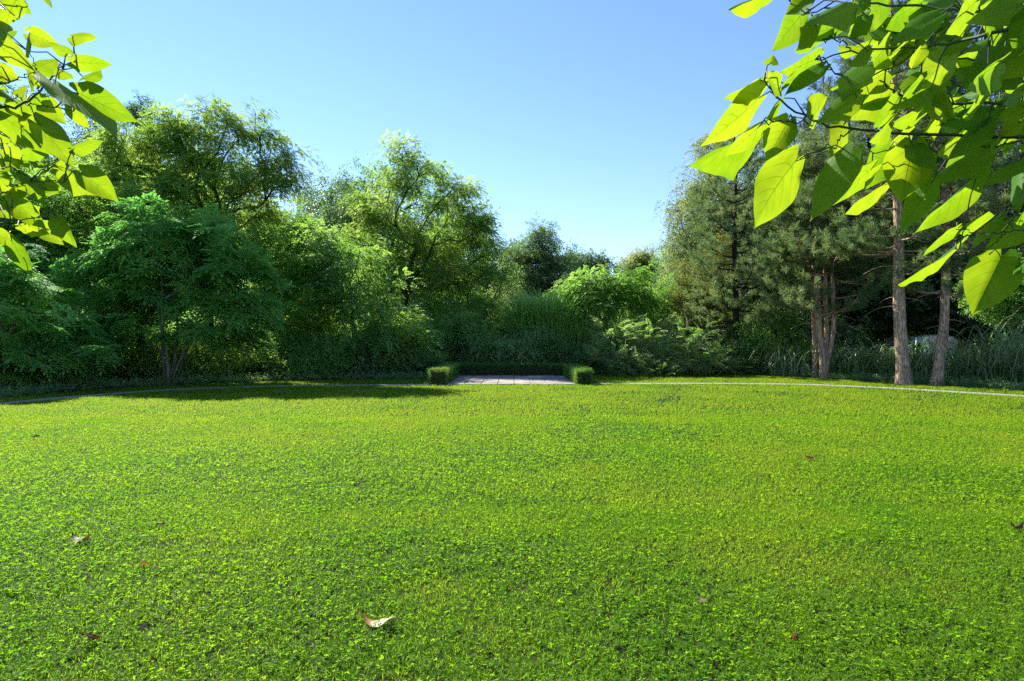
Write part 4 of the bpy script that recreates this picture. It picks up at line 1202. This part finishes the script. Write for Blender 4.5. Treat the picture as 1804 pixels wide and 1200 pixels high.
hanging_tree('catalpa_tree', 'large heart shaped leaves on boughs hanging into the upper right', (3.1, 1.9, 0), RIGHT,
    [([(1830, 240, 1.75), (1620, 237, 1.75), (1500, 230, 1.72), (1440, 214, 1.70), (1372, 182, 1.68), (1346, 142, 1.66)], .008, .0022),
     ([(1440, 214, 1.70), (1400, 214, 1.69), (1340, 217, 1.66)], .0035, .002),
     ([(1500, 230, 1.72), (1450, 262, 1.68), (1402, 284, 1.64)], .0035, .002),
     ([(1640, 237, 1.75), (1590, 262, 1.72), (1512, 272, 1.70)], .0035, .002),
     ([(1830, 46, 1.95), (1740, 60, 1.93), (1640, 82, 1.92), (1560, 86, 1.90), (1500, 90, 1.88), (1437, 105, 1.86)], .008, .0022),
     ([(1640, 82, 1.92), (1560, 122, 1.88), (1500, 142, 1.85), (1450, 120, 1.83)], .004, .002),
     ([(1500, 90, 1.88), (1478, 72, 1.86), (1450, 70, 1.85)], .003, .0018),
     ([(1830, 183, 1.85), (1700, 182, 1.84), (1640, 183, 1.83), (1585, 168, 1.80), (1550, 142, 1.78)], .007, .0025),
     ([(1830, 250, 1.6), (1760, 256, 1.6), (1695, 264, 1.58)], .005, .002),
     ([(1840, 10, 2.05), (1720, 22, 2.05), (1600, 8, 2.03), (1480, 10, 2.0), (1415, 26, 1.98)], .007, .002),
     ([(1830, 402, 1.62), (1772, 410, 1.6), (1730, 412, 1.58), (1686, 404, 1.56)], .004, .0018),
     ([(1840, 100, 2.4), (1760, 110, 2.4), (1680, 100, 2.4), (1600, 120, 2.4), (1540, 150, 2.4)], .006, .002),
     ([(1840, 215, 2.4), (1760, 200, 2.4), (1690, 205, 2.4), (1640, 220, 2.4)], .006, .002),
     ([(1840, -5, 2.4), (1740, 40, 2.4), (1650, 45, 2.4), (1560, 40, 2.4)], .006, .002),
     ([(1772, 410, 1.6), (1740, 438, 1.57), (1684, 439, 1.55)], .003, .0018)],
    lambda x, y: 1.50 + .0011 * min(max(y, 0), 480) + .10 * math.sin(x * .013), 301, 1)
hanging_tree('catalpa_tree', 'large heart shaped leaves on boughs reaching in from the upper left', (-2.9, 2.2, 0), LEFT,
    [([(-30, 200, 2.0), (40, 184, 1.97), (70, 160, 1.95), (98, 130, 1.92), (132, 108, 1.9)], .007, .0022),
     ([(45, 183, 1.97), (100, 190, 1.93), (130, 196, 1.9)], .003, .0018),
     ([(-30, 345, 1.9), (0, 338, 1.88), (40, 324, 1.86), (58, 316, 1.85), (84, 300, 1.83)], .006, .002),
     ([(55, 319, 1.86), (85, 320, 1.84), (112, 322, 1.82)], .003, .0018),
     ([(-30, 150, 2.05), (0, 148, 2.03), (40, 136, 2.0), (62, 124, 1.98)], .005, .002),
     ([(68, 160, 1.95), (64, 140, 1.93), (62, 116, 1.9), (52, 92, 1.88)], .003, .0015),
     ([(-30, 400, 1.8), (10, 390, 1.8), (60, 384, 1.79), (100, 381, 1.78)], .004, .0018),
     ([(-30, -20, 2.1), (20, -10, 2.08), (76, -14, 2.05)], .005, .002)],
    lambda x, y: 1.78 + .0007 * min(max(y, 0), 480) + .06 * math.sin(x * .03), 302, -1)

# ---------------------------------------------------------------- fallen leaves on the lawn
def fallen_leaf(px, py, size, yaw, ca, cb, label, curl, seed, bent=0.0):
    rng = np.random.default_rng(seed)
    g = ground(px, py)
    B, Tp = np.array([-size / 2, 0, 0.0]), np.array([size / 2, 0, 0.0])
    v, q, uv = heart_leaf(B, Tp, np.array([0, 1.0, 0]), size * .68, rng, .35, 0, 12, 8)
    x = v[:, 0] / size
    v[:, 2] = np.abs(v[:, 2]) * .55 + curl * size * (x * x * 1.6) + .012 * np.sin(v[:, 1] / size * 9 + seed)
    v[:, 2] += bent * size * np.maximum(0, x - .15) ** 2 * 4
    v[:, 1] *= 1 - .5 * np.clip(curl, 0, 1)
    v[:, 2] -= v[:, 2].min()
    m, N, L = new_mat('dry_leaf')
    out = N.new('ShaderNodeOutputMaterial')
    uvn = N.new('ShaderNodeUVMap'); uvn.uv_map = 'UVMap'
    sp = N.new('ShaderNodeSeparateXYZ'); L.new(uvn.outputs[0], sp.inputs[0])
    nz = N.new('ShaderNodeTexNoise'); nz.inputs['Scale'].default_value = 5; L.new(uvn.outputs[0], nz.inputs['Vector'])
    ad = N.new('ShaderNodeMath'); ad.operation = 'ADD'; L.new(sp.outputs[1], ad.inputs[0]); L.new(nz.outputs[0], ad.inputs[1])
    rp = N.new('ShaderNodeValToRGB')
    rp.color_ramp.elements[0].position = .95; rp.color_ramp.elements[0].color = (*ca, 1)
    rp.color_ramp.elements[1].position = 1.25; rp.color_ramp.elements[1].color = (*cb, 1)
    L.new(ad.outputs[0], rp.inputs[0])
    pb = N.new('ShaderNodeBsdfPrincipled'); pb.inputs['Roughness'].default_value = .6
    L.new(rp.outputs[0], pb.inputs['Base Color'])
    tr = N.new('ShaderNodeBsdfTranslucent'); L.new(rp.outputs[0], tr.inputs['Color'])
    ms = N.new('ShaderNodeMixShader'); ms.inputs[0].default_value = .3
    L.new(pb.outputs[0], ms.inputs[1]); L.new(tr.outputs[0], ms.inputs[2]); L.new(ms.outputs[0], out.inputs['Surface'])
    o = mesh_obj('fallen_leaf', v, q, m, smooth=True, uv=uv)
    o.location = (g[0], g[1], .032)
    o.rotation_euler = (rng.uniform(-.15, .15), rng.uniform(-.1, .1), math.radians(yaw))
    tag(o, label, 'fallen leaf', 'fallen leaves on the lawn')

BR, BR2, PALE, OR = (.07, .03, .012), (.13, .07, .03), (.50, .42, .22), (.30, .12, .02)
fallen_leaf(660, 1108, .18, 165, PALE, OR, 'largest fallen leaf, pale cream with one curled orange end', .25, 1, .5)
fallen_leaf(137, 960, .16, 160, BR2, BR, 'curled dark brown fallen leaf on the left of the lawn', .4, 2, .1)
fallen_leaf(284, 931, .08, 5, BR2, BR, 'small flat brown leaf right of the curled brown one', .2, 3)
fallen_leaf(258, 1004, .06, 20, OR, OR, 'tiny orange fallen leaf below the curled brown one', .2, 4)
fallen_leaf(1428, 813, .13, 10, BR2, BR, 'thin reddish brown leaf far out on the right of the lawn', .6, 5)
fallen_leaf(1354, 848, .09, 80, BR2, BR, 'small upright brown leaf below the thin reddish brown one', .5, 6)
fallen_leaf(1794, 938, .13, 20, BR, BR, 'dark brown leaf at the right edge of the lawn', .7, 7)
fallen_leaf(1403, 1137, .05, 40, (.35, .05, .03), BR, 'tiny dark red leaf near the bottom right of the lawn', .5, 8)
fallen_leaf(1236, 1072, .06, 120, BR2, BR2, 'narrow brown leaf between clover near the bottom centre right', .7, 9)
fallen_leaf(165, 1138, .08, 0, BR, BR, 'dark brown leaf sunk in clover near the bottom left corner', .5, 10)
fallen_leaf(65, 773, .12, 5, BR2, BR2, 'flat brown leaf far out on the left of the lawn', .05, 11)
